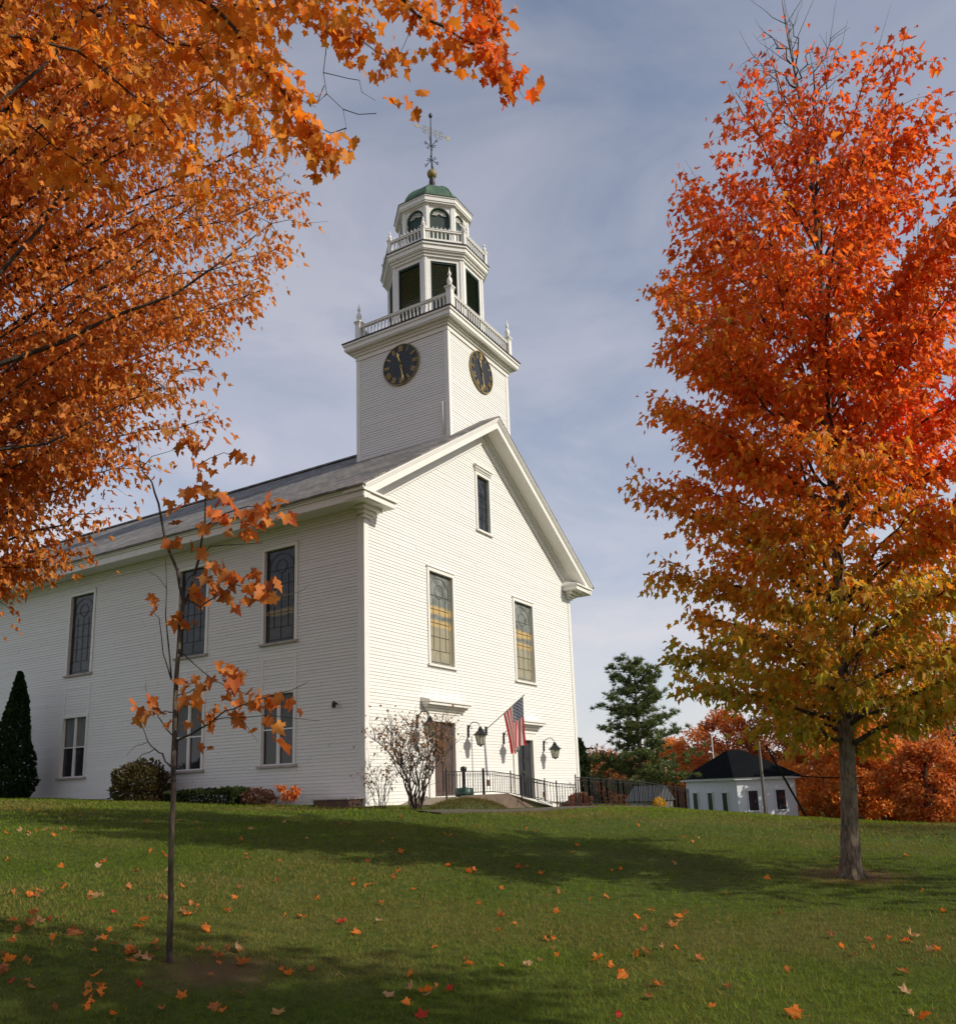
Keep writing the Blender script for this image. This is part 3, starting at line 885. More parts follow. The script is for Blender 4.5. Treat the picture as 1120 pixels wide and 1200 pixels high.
# --- shade trees standing behind the camera ---------------------------
def shade_tree(x, y, h, R, zc, seed, n_leaf, label):
    random.seed(seed)
    b = np.array([x, y, gz(x, y)])
    tree = empty('maple_tree', b, label, 'tree', 'maple trees on the lawn')
    tk = MB(); br = MB(); fo = Foliage()
    tk.tube([b+np.array([0, 0, -.2]), b+np.array([0, 0, .4]), b+np.array([.1, 0, h*.5]), b+np.array([.1, .1, h])], [0.3, .22, .15, .02], 10)
    for k in range(46):
        a = k*2.4; ze = b[2]+lerp(zc, h, random.random())
        rr = R*math.sqrt(max(0.1, 1-((ze-b[2]-(zc+h)/2)/((h-zc)/2+.3))**2))*random.uniform(.5, 1)
        s0 = b+np.array([0, 0, max(zc*.8, ze-b[2]-rr*.7)]); e0 = np.array([b[0]+math.cos(a)*rr, b[1]+math.sin(a)*rr, ze])
        limb = bez(s0, (s0+e0)/2+np.array([0, 0, .2]), e0, 7, .05)
        br.tube(limb, [.03*(1-.85*i/6) for i in range(7)], 4)
        fo.spray(limb, n_leaf//46, 0.45, 0.2, 0.25)
    tk.build('trunk', M['bark'], tree); br.build('branches', M['twig'], tree)
    fo.mesh('crown', lambda P: palette(P, ORANGES, 1.5+RNG.normal(0, .6, len(P)), seed), T_DIA, tree)
SHADE = [(-11.1, -20.8, 10.4, 1.8, 7.6, 3, 2300, 'orange maple standing behind the viewer'),
         (-3.0, -22.0, 9.5, 2.6, 4.5, 5, 1150, 'thinly leaved orange maple to the right behind the viewer'),
         (-19.0, -19.5, 9.5, 3.2, 3.4, 6, 3600, 'orange maple on the left behind the viewer'),
         (5.5, -24.5, 10.5, 3.0, 3.6, 8, 3600, 'orange maple outside the right edge of the view'),
         (11.5, -25.5, 10.0, 3.0, 3.6, 9, 3200, 'orange maple further out beyond the right edge of the view')]
for a in SHADE: shade_tree(*a)
random.seed(21)

# --- sapling ------------------------------------------------------------
def sapling():
    D0 = float((SAP[:2]-EYE[:2]) @ HF)
    tree = empty('maple_sapling', SAP, 'thin young maple sapling with a few large orange leaves, in front of the church side', 'tree')
    tk = MB(); br = MB()
    def P(x, y, dd=0.0): return at_fwd(x, y, D0+dd)
    def pl(pts, r0, r1, mb=br, n=6):
        q = []
        for i in range(len(pts)-1):
            for t in (0, .5): q.append(P(*pts[i])*(1-t)+P(*pts[i+1])*t+np.array([random.gauss(0, .004) for _ in range(3)]))
        q.append(P(*pts[-1])); m = len(q)
        mb.tube(q, [r0+(r1-r0)*i/(m-1) for i in range(m)], n)
    pl([(199, 1131), (200, 1060), (201, 1000), (203, 930), (205, 860), (207, 790), (211, 737), (215, 706)], 0.025, 0.016, tk, 10)
    tk.tube([SAP+np.array([0, 0, -.05]), SAP+np.array([0, 0, .08])], [0.038, 0.025], 10)
    B = [
        ([(215, 708), (208, 668), (194, 630), (186, 590), (179, 566), (168, 553), (164, 545)], .016, .004),
        ([(213, 712), (222, 696, .03), (233, 654, .05), (240, 615, .06), (241, 584, .06), (236, 560, .05), (231, 545, .05)], .015, .004),
        ([(239, 618), (262, 603, -.05), (290, 593, -.1), (322, 596, -.15), (352, 590, -.2)], .007, .002),
        ([(234, 652), (246, 641, -.03), (278, 638, -.08), (308, 636, -.1)], .006, .002),
        ([(201, 794), (196, 745), (195, 696), (194, 654)], .008, .002),
        ([(201, 796), (192, 766), (186, 724), (176, 716)], .006, .002),
        ([(195, 690), (184, 676), (173, 668)], .003, .0015),
        ([(217, 700, .03), (235, 712, -.05), (254, 698, -.1), (276, 686, -.15), (300, 690, -.2), (322, 700, -.25)], .008, .002),
        ([(207, 868), (224, 860, -.05), (246, 848, -.1), (264, 834, -.15), (282, 827, -.2), (304, 820, -.25), (343, 809, -.3), (361, 799, -.32)], .010, .002),
        ([(252, 843, -.1), (275, 842, -.15), (315, 838, -.2), (374, 845, -.3)], .005, .0015),
        ([(282, 842, -.15), (292, 856, -.2), (303, 870, -.25)], .003, .0015),
        ([(201, 899), (190, 884), (182, 878), (173, 869), (166, 850), (160, 842)], .008, .002),
        ([(182, 878), (168, 884), (155, 896), (148, 903)], .004, .0015),
        ([(173, 870), (160, 874), (148, 886)], .003, .0012),
        ([(202, 861), (190, 848), (185, 839), (194, 833), (203, 835)], .006, .002),
        ([(185, 839), (176, 822), (170, 806), (172, 800)], .003, .0015),
        ([(204, 835), (190, 834), (180, 838)], .004, .0015),
        ([(209, 760), (228, 778, -.05), (250, 796, -.1), (270, 806, -.12), (295, 815, -.15)], .006, .002),
        ([(207, 815), (222, 812, -.03), (240, 800, -.05), (248, 806, -.06)], .005, .002),
        ([(350, 694, -.2), (357, 690, -.2), (363, 684, -.2)], .002, .001),
        ([(322, 700, -.25), (350, 694, -.2)], .002, .0015),
        ([(166, 552), (163, 520), (158, 508)], .004, .002),
        ([(231, 545), (262, 530, -.05), (285, 540, -.1)], .004, .002), ([(166, 548), (178, 535), (205, 527)], .004, .002),
    ]
    for b in B: pl(*b)
    tk.build('trunk', M['sapbark'], tree, smooth=True)
    br.build('branches', M['twig'], tree)
    L = [(205, 512), (216, 522), (226, 528), (236, 535), (246, 545), (230, 552), (240, 566), (262, 521), (274, 519), (285, 541), (297, 545), (272, 552), (212, 530), (225, 582, 1.5), (236, 578, 1.4), (254, 585, 1.2), (200, 596), (198, 606), (213, 618), (205, 642), (222, 645), (235, 628), (262, 612), (281, 608), (292, 616), (305, 601), (319, 590), (326, 600), (313, 618), (302, 626), (326, 612), (264, 631), (248, 606), (286, 634), (245, 655), (317, 605), (270, 598),
         (246, 672), (258, 676), (266, 684), (276, 690), (268, 706, 1.3), (254, 700), (285, 686), (297, 678), (306, 690), (318, 690), (311, 702, 1.2), (322, 706), (232, 703), (247, 712), (272, 718, 1.3), (260, 668), (292, 694), (240, 690),
         (183, 713), (202, 737, 1.2), (213, 741, .8), (229, 737, .7),
         (252, 791), (265, 790), (262, 806, 1.3), (276, 806, 1.2), (248, 803), (286, 800), (262, 824, 1.2), (278, 824), (293, 815), (303, 818), (300, 830), (212, 803, .9), (228, 805), (219, 826, 1.2), (230, 812), (233, 850), (245, 846), (264, 838), (150, 829), (174, 829), (163, 850), (177, 846), (196, 856), (240, 812), (272, 793),
         (319, 826), (332, 825), (318, 853), (322, 877, 1.5), (299, 862, .8), (302, 837, .7), (235, 880, .8), (246, 883, .7), (350, 840, .9), (280, 845), (160, 838, .6)]
    Pl, Al, Sl = [], [], []
    for q in L:
        x, y = q[0], q[1]; s = q[2] if len(q) > 2 else 1.0
        for rep in range(3 if s >= 1 and random.random() < .6 else 1):
            dd = -0.0018*max(0, x-200)+random.uniform(-.12, .12)
            p = at_fwd(x+random.uniform(-3, 3)+(rep > 0)*random.uniform(-12, 12), y-9+(rep > 0)*random.uniform(-8, 8), D0+dd)
            Pl.append(p); Al.append(unit(RT*random.gauss(0, .6)+np.array([0, 0, -.7])+FW*random.gauss(0, .8))); Sl.append(0.115*s*random.uniform(.7, 1.2))
            if random.random() < .8:
                br_ = p
    n = len(Pl)
    N = RNG.normal(0, .9, (n, 3))+np.array([0, 0, .9])-FW*.3
    C = palette(np.array(Pl), [(0.26, 0.09, 0.028), (0.42, 0.14, 0.03), (0.58, 0.22, 0.05), (0.52, 0.13, 0.04)], RNG.uniform(0, 3, n), 8)
    leafmesh('crown', Pl, Sl, np.array(Al), N, C, T_DET, tree)
sapling()
# ================================================================ church
CH = empty('church', (6.5, 0, 0.3), 'white clapboard church with a grey roof, clock tower and green dome', 'church')
WID, LEN = 13.0, 31.0
RZ, SL = 13.45, 0.634
def roofz(u): return RZ-SL*abs(u-6.5)
EXPO = 0.092
def clap(mb, o, d, nrm, z0, z1, ext, openings, expo=EXPO):
    """lapped boards: o + d*s, boards between ext(z) = (s0, s1), cut at openings (s0, s1, z0, z1)"""
    o, d, nrm = np.array(o, float), np.array(d, float), np.array(nrm, float)
    n = int(math.ceil((z1-z0)/expo))
    for i in range(n):
        za = z0+i*expo; zb = min(za+expo, z1); zm = (za+zb)/2
        a0, b0 = ext(za); a1, b1 = ext(zb)
        if b0-a0 < 0.05: continue
        segs = [(a0, a1, b0, b1)]
        for s0, s1, p0, p1 in openings:
            if p0 < zm < p1:
                new = []
                for (l0, l1, r0, r1) in segs:
                    if s1 <= min(l0, l1) or s0 >= max(r0, r1): new.append((l0, l1, r0, r1)); continue
                    if s0 > l0: new.append((l0, l1, s0, s0))
                    if s1 < r0: new.append((s1, s1, r0, r1))
                segs = new
        cut = []
        for (l0, l1, r0, r1) in segs:      # boards are 3 to 5.5 m long with staggered butt joints
            x_ = max(l0, l1)+random.uniform(1.0, 5.0)
            a_, b_ = l0, l1
            while x_ < min(r0, r1)-.5:
                cut.append((a_, b_, x_-.003, x_-.003)); a_ = b_ = x_+.002; x_ += random.uniform(3.0, 5.5)
            cut.append((a_, b_, r0, r1))
        for (l0, l1, r0, r1) in cut:
            jit = random.uniform(-.0022, .0022)
            lo, hi = 0.0155+jit, 0.003+jit*.5
            P = lambda s, z, k: o+d*s+np.array([0, 0, z])+nrm*k
            mb.add([P(l0, za, lo), P(r0, za, lo), P(r1, zb, hi), P(l1, zb, hi), P(l0, za, -.01), P(r0, za, -.01)],
                   [(0, 1, 2, 3), (4, 5, 1, 0)])
X, Y, Z3 = np.array([1., 0, 0]), np.array([0, 1., 0]), np.array([0, 0, 1.])
FW_OPEN = [(3.04, 4.32, 4.50, 7.33), (8.32, 9.68, 4.50, 7.33), (6.04, 6.84, 9.37, 11.33), (3.08, 4.22, 0.4, 2.80), (8.06, 9.22, 0.3, 2.44)]
SIDE_V = [(2.45, 3.63), (6.06, 7.28), (11.58, 12.82), (17.6, 18.8), (22.6, 23.8), (27.2, 28.4)]
SW_OPEN = [(a, b, 5.10, 7.84) for a, b in SIDE_V]+[(a, b, 1.68, 3.64) for a, b in SIDE_V]
mb = MB()
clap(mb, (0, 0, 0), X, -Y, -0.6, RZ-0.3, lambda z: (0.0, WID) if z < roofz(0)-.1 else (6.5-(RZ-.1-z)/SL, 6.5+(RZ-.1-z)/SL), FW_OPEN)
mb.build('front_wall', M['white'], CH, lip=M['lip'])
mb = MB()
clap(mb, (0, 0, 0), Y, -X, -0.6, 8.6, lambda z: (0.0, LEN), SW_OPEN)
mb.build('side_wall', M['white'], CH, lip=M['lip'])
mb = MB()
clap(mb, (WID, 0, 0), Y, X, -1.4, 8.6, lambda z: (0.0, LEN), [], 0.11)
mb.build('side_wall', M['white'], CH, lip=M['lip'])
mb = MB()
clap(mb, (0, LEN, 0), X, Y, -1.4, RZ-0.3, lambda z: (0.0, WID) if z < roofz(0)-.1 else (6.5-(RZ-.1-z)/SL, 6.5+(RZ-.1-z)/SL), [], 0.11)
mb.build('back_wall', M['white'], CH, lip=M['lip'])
mb = MB()   # interior floor and dark lining keep the panes from showing daylight
mb.box(0.35, WID-.35, 0.35, LEN-.35, -0.5, -0.45).box(0.35, WID-.35, .35, LEN-.35, 8.3, 8.36)
mb.box(.33, .36, .35, LEN-.35, -.5, 8.3).box(WID-.36, WID-.33, .35, LEN-.35, -.5, 8.3).box(.35, WID-.35, .33, .36, -.5, 8.9)
mb.prism([(.9, .33, 8.92), (WID-.9, .33, 8.92), (6.5, .33, 12.5)], (0, .03, 0))
mb.build('inner_lining', M['dark'], CH)
mb = MB()
for x0, x1 in ((-.03, .16), (WID-.16, WID+.03)):
    mb = MB(); mb.box(x0, x1, -.035, -.001, -.8, 8.3)
    if x0 < 1: mb.box(-.035, -.001, -.037, .19, -.8, 8.26)
    else: mb.box(WID+.001, WID+.035, -.037, .19, -1.4, 8.26)
    mb.build('corner_board', M['trim'], CH)
mb = MB(); mb.box(-.035, -.001, LEN-.2, LEN+.03, -.8, 8.26); mb.build('corner_board', M['trim'], CH)
mb = MB(); mb.box(-.035, .0, .2, LEN, -.9, .55).box(0.2, 2.2, -.035, 0, -.9, .2)
mb.build('base_board', M['trim'], CH)

# roof
mb = MB()
v0, v1 = -.74, LEN+.5
for s in (-1, 1):
    e = 7.42
    P = [(6.5, v0, RZ), (6.5+s*e, v0, RZ-SL*e), (6.5+s*e, v0, RZ-SL*e-.05), (6.5, v0, RZ-.06)]
    mb.prism(P, (0, v1-v0, 0))
mb.box(6.38, 6.62, 4.0, v1, RZ-.02, RZ+.045)
roof = mb.build('roof', M['shingle'], CH)
mb = MB(); mb.box(2.3, 2.95, 24, 24.65, 10.2, 13.6).box(2.24, 3.01, 23.94, 24.71, 13.45, 13.62)
mb.build('chimney', paint('chimney_brick', (0.25, 0.11, 0.07), 0.9, 0.3, 8), roof)

def rake(mb, va, vb, d0, d1, e=7.28, inner=0.0):
    for s in (-1, 1):
        z = lambda u: RZ-SL*u
        P = [(6.5+s*inner, va, z(inner)-d0), (6.5+s*e, va, z(e)-d0), (6.5+s*e, va, z(e)-d1), (6.5+s*inner, va, z(inner)-d1)]
        mb.prism(P, (0, vb-va, 0))
mb = MB(); rake(mb, -.725, -.60, .055, .13, 7.31); rake(mb, -.69, -.59, .13, .20, 7.27); rake(mb, -.655, -.58, .20, .44, 7.22)
mb.build('raking_fascia', M['trim'], CH)
mb = MB(); rake(mb, -.58, 0.02, .36, .42, 7.2); mb.build('raking_soffit', M['trim'], CH)
mb = MB(); rake(mb, -.14, -.02, .42, .52, 6.9); rake(mb, -.085, -.018, .52, .60, 6.85); rake(mb, -.05, -.016, .60, .86, 6.55)
mb.build('raking_frieze', M['trim'], CH)
# eaves
for side in (-1, 1):
    mb = MB()
    f = (lambda u: u) if side < 0 else (lambda u: WID-u)
    def bx(a, b, z0, z1, y0=-.66, y1=LEN+.4):
        a, b = sorted((f(a), f(b))); mb.box(a, b, y0, y1, z0, z1)
    bx(-.86, -.70, 8.66, 8.79); bx(-.82, -.70, 8.61, 8.66); bx(-.78, -.70, 8.40, 8.61)
    bx(-.70, -.001, 8.42, 8.47, -.58)
    bx(-.16, -.001, 8.33, 8.42, 0.0); bx(-.10, -.002, 8.27, 8.33, 0.0); bx(-.055, -.003, 8.20, 8.27, .19)
    mb.build('eave_cornice', M['trim'], CH)
    mb = MB()
    def cx(a, b, ya, yb, z0, z1):
        a, b = sorted((f(a), f(b))); mb.box(a, b, ya, yb, z0, z1)
    cx(-.80, .58, -.64, -.004, 8.44, 8.60); cx(-.86, .64, -.70, -.002, 8.60, 8.66)
    P = [(f(-.80), -.69, 8.662), (f(.62), -.69, 8.662), (f(.62), -.003, 8.662), (f(-.80), -.003, 8.662)]
    T = [(f(-.80), -.69, 8.665), (f(.62), -.69, 8.665), (f(.50), -.003, 8.86), (f(-.80), -.003, 8.86)]
    mb.add(P+T, [(0, 3, 2, 1), (4, 5, 6, 7), (0, 1, 5, 4), (1, 2, 6, 5), (2, 3, 7, 6), (3, 0, 4, 7)])
    cx(-.40, .40, -.34, -.006, 8.34, 8.44); cx(-.24, .30, -.20, -.008, 8.24, 8.34); cx(-.14, .24, -.12, -.010, 8.16, 8.24)
    mb.build('cornice_return', M['trim'], CH)

def frame_boxes(mb, wall, s0, s1, z0, z1, w=.10, dep=.045, sill=True, head=True, back=.08):
    """casing round an opening; wall 'f' = front (y=0), 's' = left side (x=0)"""
    def b(a, c, p, q, o0, o1):
        if wall == 'f': mb.box(a, c, -o1, -o0, p, q)
        else: mb.box(-o1, -o0, a, c, p, q)
    b(s0-w, s0, z0, z1, -back, dep); b(s1, s1+w, z0, z1, -back, dep)
    b(s0-w, s1+w, z1, z1+w*1.15, -back, dep+.002)
    if head: b(s0-w-.03, s1+w+.03, z1+w*1.15, z1+w*1.15+.03, -.01, dep+.03)
def sill_box(mb, wall, s0, s1, z0, w=.14, dep=.09):
    if wall == 'f': mb.box(s0-w, s1+w, -dep, .08, z0-.065, z0)
    else: mb.box(-dep, .08, s0-w, s1+w, z0-.065, z0)
def pane_box(wall, s0, s1, z0, z1, d=.055, t=.02):
    mb = MB()
    if wall == 'f': mb.box(s0, s1, d, d+t, z0, z1)
    else: mb.box(d, d+t, s0, s1, z0, z1)
    return mb
def tracery(wall, s0, s1, z0, z1, d=.05):
    mb = MB()
    def bar(a, z, c, y, w=.009):
        if wall == 'f': mb.bar((a, d, z), (c, d, y), w, .008)
        else: mb.bar((d, a, z), (d, c, y), w, .008)
    W_ = s1-s0; cx = (s0+s1)/2
    i = .10
    for a in (s0+i, s1-i): bar(a, z0+i, a, z1-i-.12)
    bar(s0+i, z0+i, s1-i, z0+i)
    # round head above the inner border
    R_ = (W_-2*i)/2; zc = z1-i-R_*.95
    pr = None
    for k in range(13):
        t = math.pi*k/12; p = (cx-R_*math.cos(t), zc+R_*.9*math.sin(t))
        if pr: bar(pr[0], pr[1], p[0], p[1])
        pr = p
    pr = None
    for k in range(13):
        t = 2*math.pi*k/12; p = (cx+R_*.45*math.cos(t), zc+R_*.42*math.sin(t)+.04)
        if pr: bar(pr[0], pr[1], p[0], p[1])
        pr = p
    for z in np.arange(z0+.45, zc, .42): bar(s0+i, z, s1-i, z, .009)
    bar(cx, z0+i, cx, zc-.15, .008)
    j = .30
    for a in (s0+j, s1-j): bar(a, z0+.45, a, zc-.2, .010)
    return mb
def stained(wall, s0, s1, z0, z1, glass, border=None):
    mb = MB(); frame_boxes(mb, wall, s0, s1, z0, z1)
    w = mb.build('window', M['trim'], CH)
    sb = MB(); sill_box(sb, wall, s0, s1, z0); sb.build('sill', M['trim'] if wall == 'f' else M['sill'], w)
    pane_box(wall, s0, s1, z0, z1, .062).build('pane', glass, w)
    tracery(wall, s0+.02, s1-.02, z0, z1).build('leading', M['leading'] if wall == 'f' and z1 < 9 else M['leading_dark'], w)
    return w
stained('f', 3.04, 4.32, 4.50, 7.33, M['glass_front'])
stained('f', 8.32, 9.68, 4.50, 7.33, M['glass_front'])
w = stained('f', 6.04, 6.84, 9.37, 11.33, M['glass_dark'])
mb = MB(); mb.box(5.86, 7.02, -.14, 0, 11.60, 11.66).box(5.90, 6.98, -.10, 0, 11.53, 11.60); mb.build('hood', M['trim'], w)
for q, (a, b_) in enumerate(SIDE_V):
    stained('s', a, b_, 5.10, 7.84, M['glass_side'] if q == 0 else M['glass_dark'])
    mb = MB(); frame_boxes(mb, 's', a, b_, 1.68, 3.64, .09, .045, head=False)
    # unglazed panel above
    for y0, y1, z0, z1 in ((a-.09, a, 3.745, 4.62), (b_, b_+.09, 3.745, 4.62), (a-.09, b_+.09, 4.62, 4.72)): mb.box(-.024, .0, y0, y1, z0, z1)
    w = mb.build('window', M['trim'], CH)
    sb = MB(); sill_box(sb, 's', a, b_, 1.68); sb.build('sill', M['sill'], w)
    fb = MB(); c = (a+b_)/2
    fb.box(.0, .07, c-.035, c+.035, 1.68, 3.64)
    for y0, y1 in ((a, c-.035), (c+.035, b_)):
        fb.box(.012, .05, y0, y1, 2.64, 2.68)
        fb.box(.012, .05, y0, y0+.025, 1.68, 2.64).box(.012, .05, y1-.025, y1, 1.68, 2.64).box(.012, .05, y0+.025, y1-.025, 1.68, 1.72)
        fb.box(.014, .05, y0, y0+.025, 2.68, 3.64).box(.014, .05, y1-.025, y1, 2.68, 3.64)
    fb.build('sash', M['trim'], w)
    pane_box('s', a, b_, 1.68, 2.66, .056).build('pane', M['glass'], w)
    # net curtains drawn over the upper half, folded
    cb = MB(); n = 60
    ys = np.linspace(a+.02, b_-.02, n)
    xs = .075+.012*np.sin(np.arange(n)*1.4)+.006*np.sin(np.arange(n)*.45)
    vs = [(xs[k], ys[k], z) for z in (2.66, 3.64) for k in range(n)]
    cb.add(vs, [(k, k+1, n+k+1, n+k) for k in range(n-1)])
    cb.build('curtain', M['curtain'], w)
    mb = MB(); mb.box(.12, .14, a, b_, 1.68, 3.64); mb.build('dark_backing', M['dark'], w)  # dark sheet painted in for the unlit room behind the window

# doors
for (s0, s1, z0, z1, hz, h0, h1) in ((3.09, 4.21, .69, 2.80, 3.16, 2.50, 4.82), (8.07, 9.21, .36, 2.44, 2.86, 7.50, 9.82)):
    cxm = (s0+s1)/2
    mb = MB()
    mb.box(s0, s1, .06, .11, z0, z1)
    for a, b_ in ((s0+.08, cxm-.05), (cxm+.05, s1-.08)):
        for p, q in ((z0+.14, z0+.72), (z0+.84, z0+1.36), (z0+1.48, z1-.12)):
            mb.box(a, b_, .045, .06, p, q).box(a+.05, b_-.05, .038, .045, p+.05, q-.05)
    mb.box(cxm-.006, cxm+.006, .035, .06, z0, z1)
    d = mb.build('door', M['door'] if s0 < 5 else M['door_black'], CH)
    kb = MB(); kb.lathe((cxm-.06, .0, z0+1.0), [(.0, -.03), (.025, -.02), (.03, 0), (.025, .02), (0, .03)], 8); kb.box(cxm-.068, cxm-.052, 0, .045, z0+.992, z0+1.008)
    kb.build('handle', M['agedgold'], d)
    mb = MB()
    mb.box(s0-.26, s0, -.06, .06, z0-.3, z1+.02).box(s1, s1+.26, -.06, .06, z0-.3, z1+.02)
    mb.box(s0-.26, s1+.26, -.063, .06, z1+.02, z1+.25).box(s0-.30, s1+.30, -.09, 0, z1+.25, z1+.29)
    mb.box(s0, s1, -.10, .11, z0-.25, z0)
    mb.build('door_casing', M['trim'], d)
    mb = MB()
    mb.box(h0+.16, h1-.16, -.12, -.001, hz-.02, hz+.05).box(h0+.08, h1-.08, -.20, -.002, hz+.05, hz+.11)
    mb.box(h0+.04, h1-.04, -.30, -.003, hz+.11, hz+.19).box(h0, h1, -.34, -.004, hz+.19, hz+.235)
    mb.add([(h0, -.33, hz+.236), (h1, -.33, hz+.236), (h1, -.004, hz+.236), (h0, -.004, hz+.236), (h0, -.33, hz+.245), (h1, -.33, hz+.245), (h1, -.005, hz+.33), (h0, -.005, hz+.33)],
           [(0, 3, 2, 1), (4, 5, 6, 7), (0, 1, 5, 4), (1, 2, 6, 5), (2, 3, 7, 6), (3, 0, 4, 7)])
    mb.build('door_hood', M['trim'], d)

# ---------------- tower
TX0, TX1, TY0, TY1 = 4.54, 8.62, 0.03, 3.88
TCX, TCY = (TX0+TX1)/2, (TY0+TY1)/2
TZ = 16.10
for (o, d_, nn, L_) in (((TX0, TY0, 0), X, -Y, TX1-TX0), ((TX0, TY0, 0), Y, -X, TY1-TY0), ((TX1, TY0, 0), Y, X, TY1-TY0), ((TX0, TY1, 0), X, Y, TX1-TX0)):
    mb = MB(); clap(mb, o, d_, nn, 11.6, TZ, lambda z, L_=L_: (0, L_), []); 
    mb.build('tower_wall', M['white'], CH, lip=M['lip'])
mb = MB()
for x in (TX0, TX1):
    for y in (TY0, TY1):
        sx = -1 if x == TX0 else 1; sy = -1 if y == TY0 else 1
        mb = MB(); mb.box(min(x+sx*.03, x-sx*.13), max(x+sx*.03, x-sx*.13), min(y+sy*.03, y+sy*.0), max(y+sy*.03, y+sy*.0), 11.6, TZ)
        mb.box(min(x+sx*.032, x), max(x+sx*.032, x), min(y+sy*.032, y-sy*.13), max(y+sy*.032, y-sy*.13), 11.6, TZ)
        mb.build('tower_corner_board', M['trim'], CH)
mb = MB(); mb.tube([(TX0-.05, TY0+.22, 12.3), (TX0-.05, TY0+.22, 13.45)], .028, 8)
mb.build('vent_pipe', M['trim'], CH, smooth=True)
mb = MB()
def sq(o, z0, z1): mb.box(TX0-o, TX1+o, TY0-o, TY1+o, z0, z1)
sq(.05, 16.02, 16.18); sq(.11, 16.18, 16.26); sq(.17, 16.26, 16.34); sq(.31, 16.34, 16.38); sq(.34, 16.38, 16.54); sq(.38, 16.54, 16.625)
mb.build('tower_cornice', M['trim'], CH)
mb = MB(); mb.box(TX0-.41, TX1+.41, TY0-.41, TY1+.41, 16.627, 16.665)
deck = mb.build('tower_deck', M['edge'], CH)

# clocks
def clock(c, ax, nrm, R_):
    ax, nrm = np.array(ax, float), np.array(nrm, float); c = np.array(c, float)
    def disc(mb, r, d0, d1, n=48, ri=None):
        P0 = [c+nrm*d0+(ax*math.cos(t)+Z3*math.sin(t))*r for t in np.linspace(0, 2*math.pi, n, endpoint=False)]
        if ri is None:
            mb.prism(P0, nrm*(d1-d0)); return
        Q = [c+nrm*d1+(ax*math.cos(t)+Z3*math.sin(t))*r for t in np.linspace(0, 2*math.pi, n, endpoint=False)]
        Qi = [c+nrm*d1+(ax*math.cos(t)+Z3*math.sin(t))*ri for t in np.linspace(0, 2*math.pi, n, endpoint=False)]
        mb.add(P0+Q+Qi, [(k, (k+1) % n, n+(k+1) % n, n+k) for k in range(n)]+[(n+k, n+(k+1) % n, 2*n+(k+1) % n, 2*n+k) for k in range(n)])
    mb = MB(); disc(mb, R_, .01, .055)
    face = mb.build('clock_face', M['clockblack'], CH)
    mb = MB(); disc(mb, R_+.012, .02, .075, 48, R_-.022); mb.build('rim', M['agedgold'], face)
    NUM = {1: 'I', 2: 'II', 3: 'III', 4: 'IIII', 5: 'V', 6: 'VI', 7: 'VII', 8: 'VIII', 9: 'IX', 10: 'X', 11: 'XI', 12: 'XII'}
    def stroke(p, q, w): mb.bar(c+nrm*.062+ax*p[0]+Z3*p[1], c+nrm*.062+ax*q[0]+Z3*q[1], w*1.0, .010)
    for h, s in NUM.items():
        mb = MB(); t = rad(90-30*h); er = np.array([math.cos(t), math.sin(t)]); et = np.array([math.sin(t), -math.cos(t)])
        wd = {'I': .045, 'V': .085, 'X': .085}
        tot = sum(wd[k] for k in s); x = -tot/2
        ri, ro = R_*.66, R_*.93
        for k in s:
            xc = x+wd[k]/2; hw = wd[k]*.36
            if k == 'I': stroke(er*ri+et*xc, er*ro+et*xc, .028)
            elif k == 'V': stroke(er*ro+et*(xc-hw), er*ri+et*xc, .030); stroke(er*ro+et*(xc+hw), er*ri+et*xc, .018)
            else: stroke(er*ro+et*(xc-hw), er*ri+et*(xc+hw), .030); stroke(er*ro+et*(xc+hw), er*ri+et*(xc-hw), .018)
            x += wd[k]
        mb.build('numeral', M['gold'], face)
    def hand(ang, L_, w):
        t = rad(90-ang); e1 = np.array([math.cos(t), math.sin(t)]); e2 = np.array([-e1[1], e1[0]])
        mb = MB()
        prof = [(-.16, .010), (-.10, w*.9), (-.02, w*.5), (.35*L_, w*.45), (.62*L_, w*.5), (.74*L_, w*1.15), (.84*L_, w*.5), (L_, .004)]
        pl = [e1*a+e2*b for a, b in prof]+[e1*a-e2*b for a, b in prof[::-1]]
        mb.prism([c+nrm*.078+ax*p[0]+Z3*p[1] for p in pl], nrm*.012)
        mb.build('clock_hand', M['gold'], face)
    hand(344, R_*.66, .055); hand(169, R_*.90, .042)
clock((TCX+.06, TY0, 15.36), X, -Y, .76)
clock((TX0, 1.93, 15.30), -Y, -X, .75)

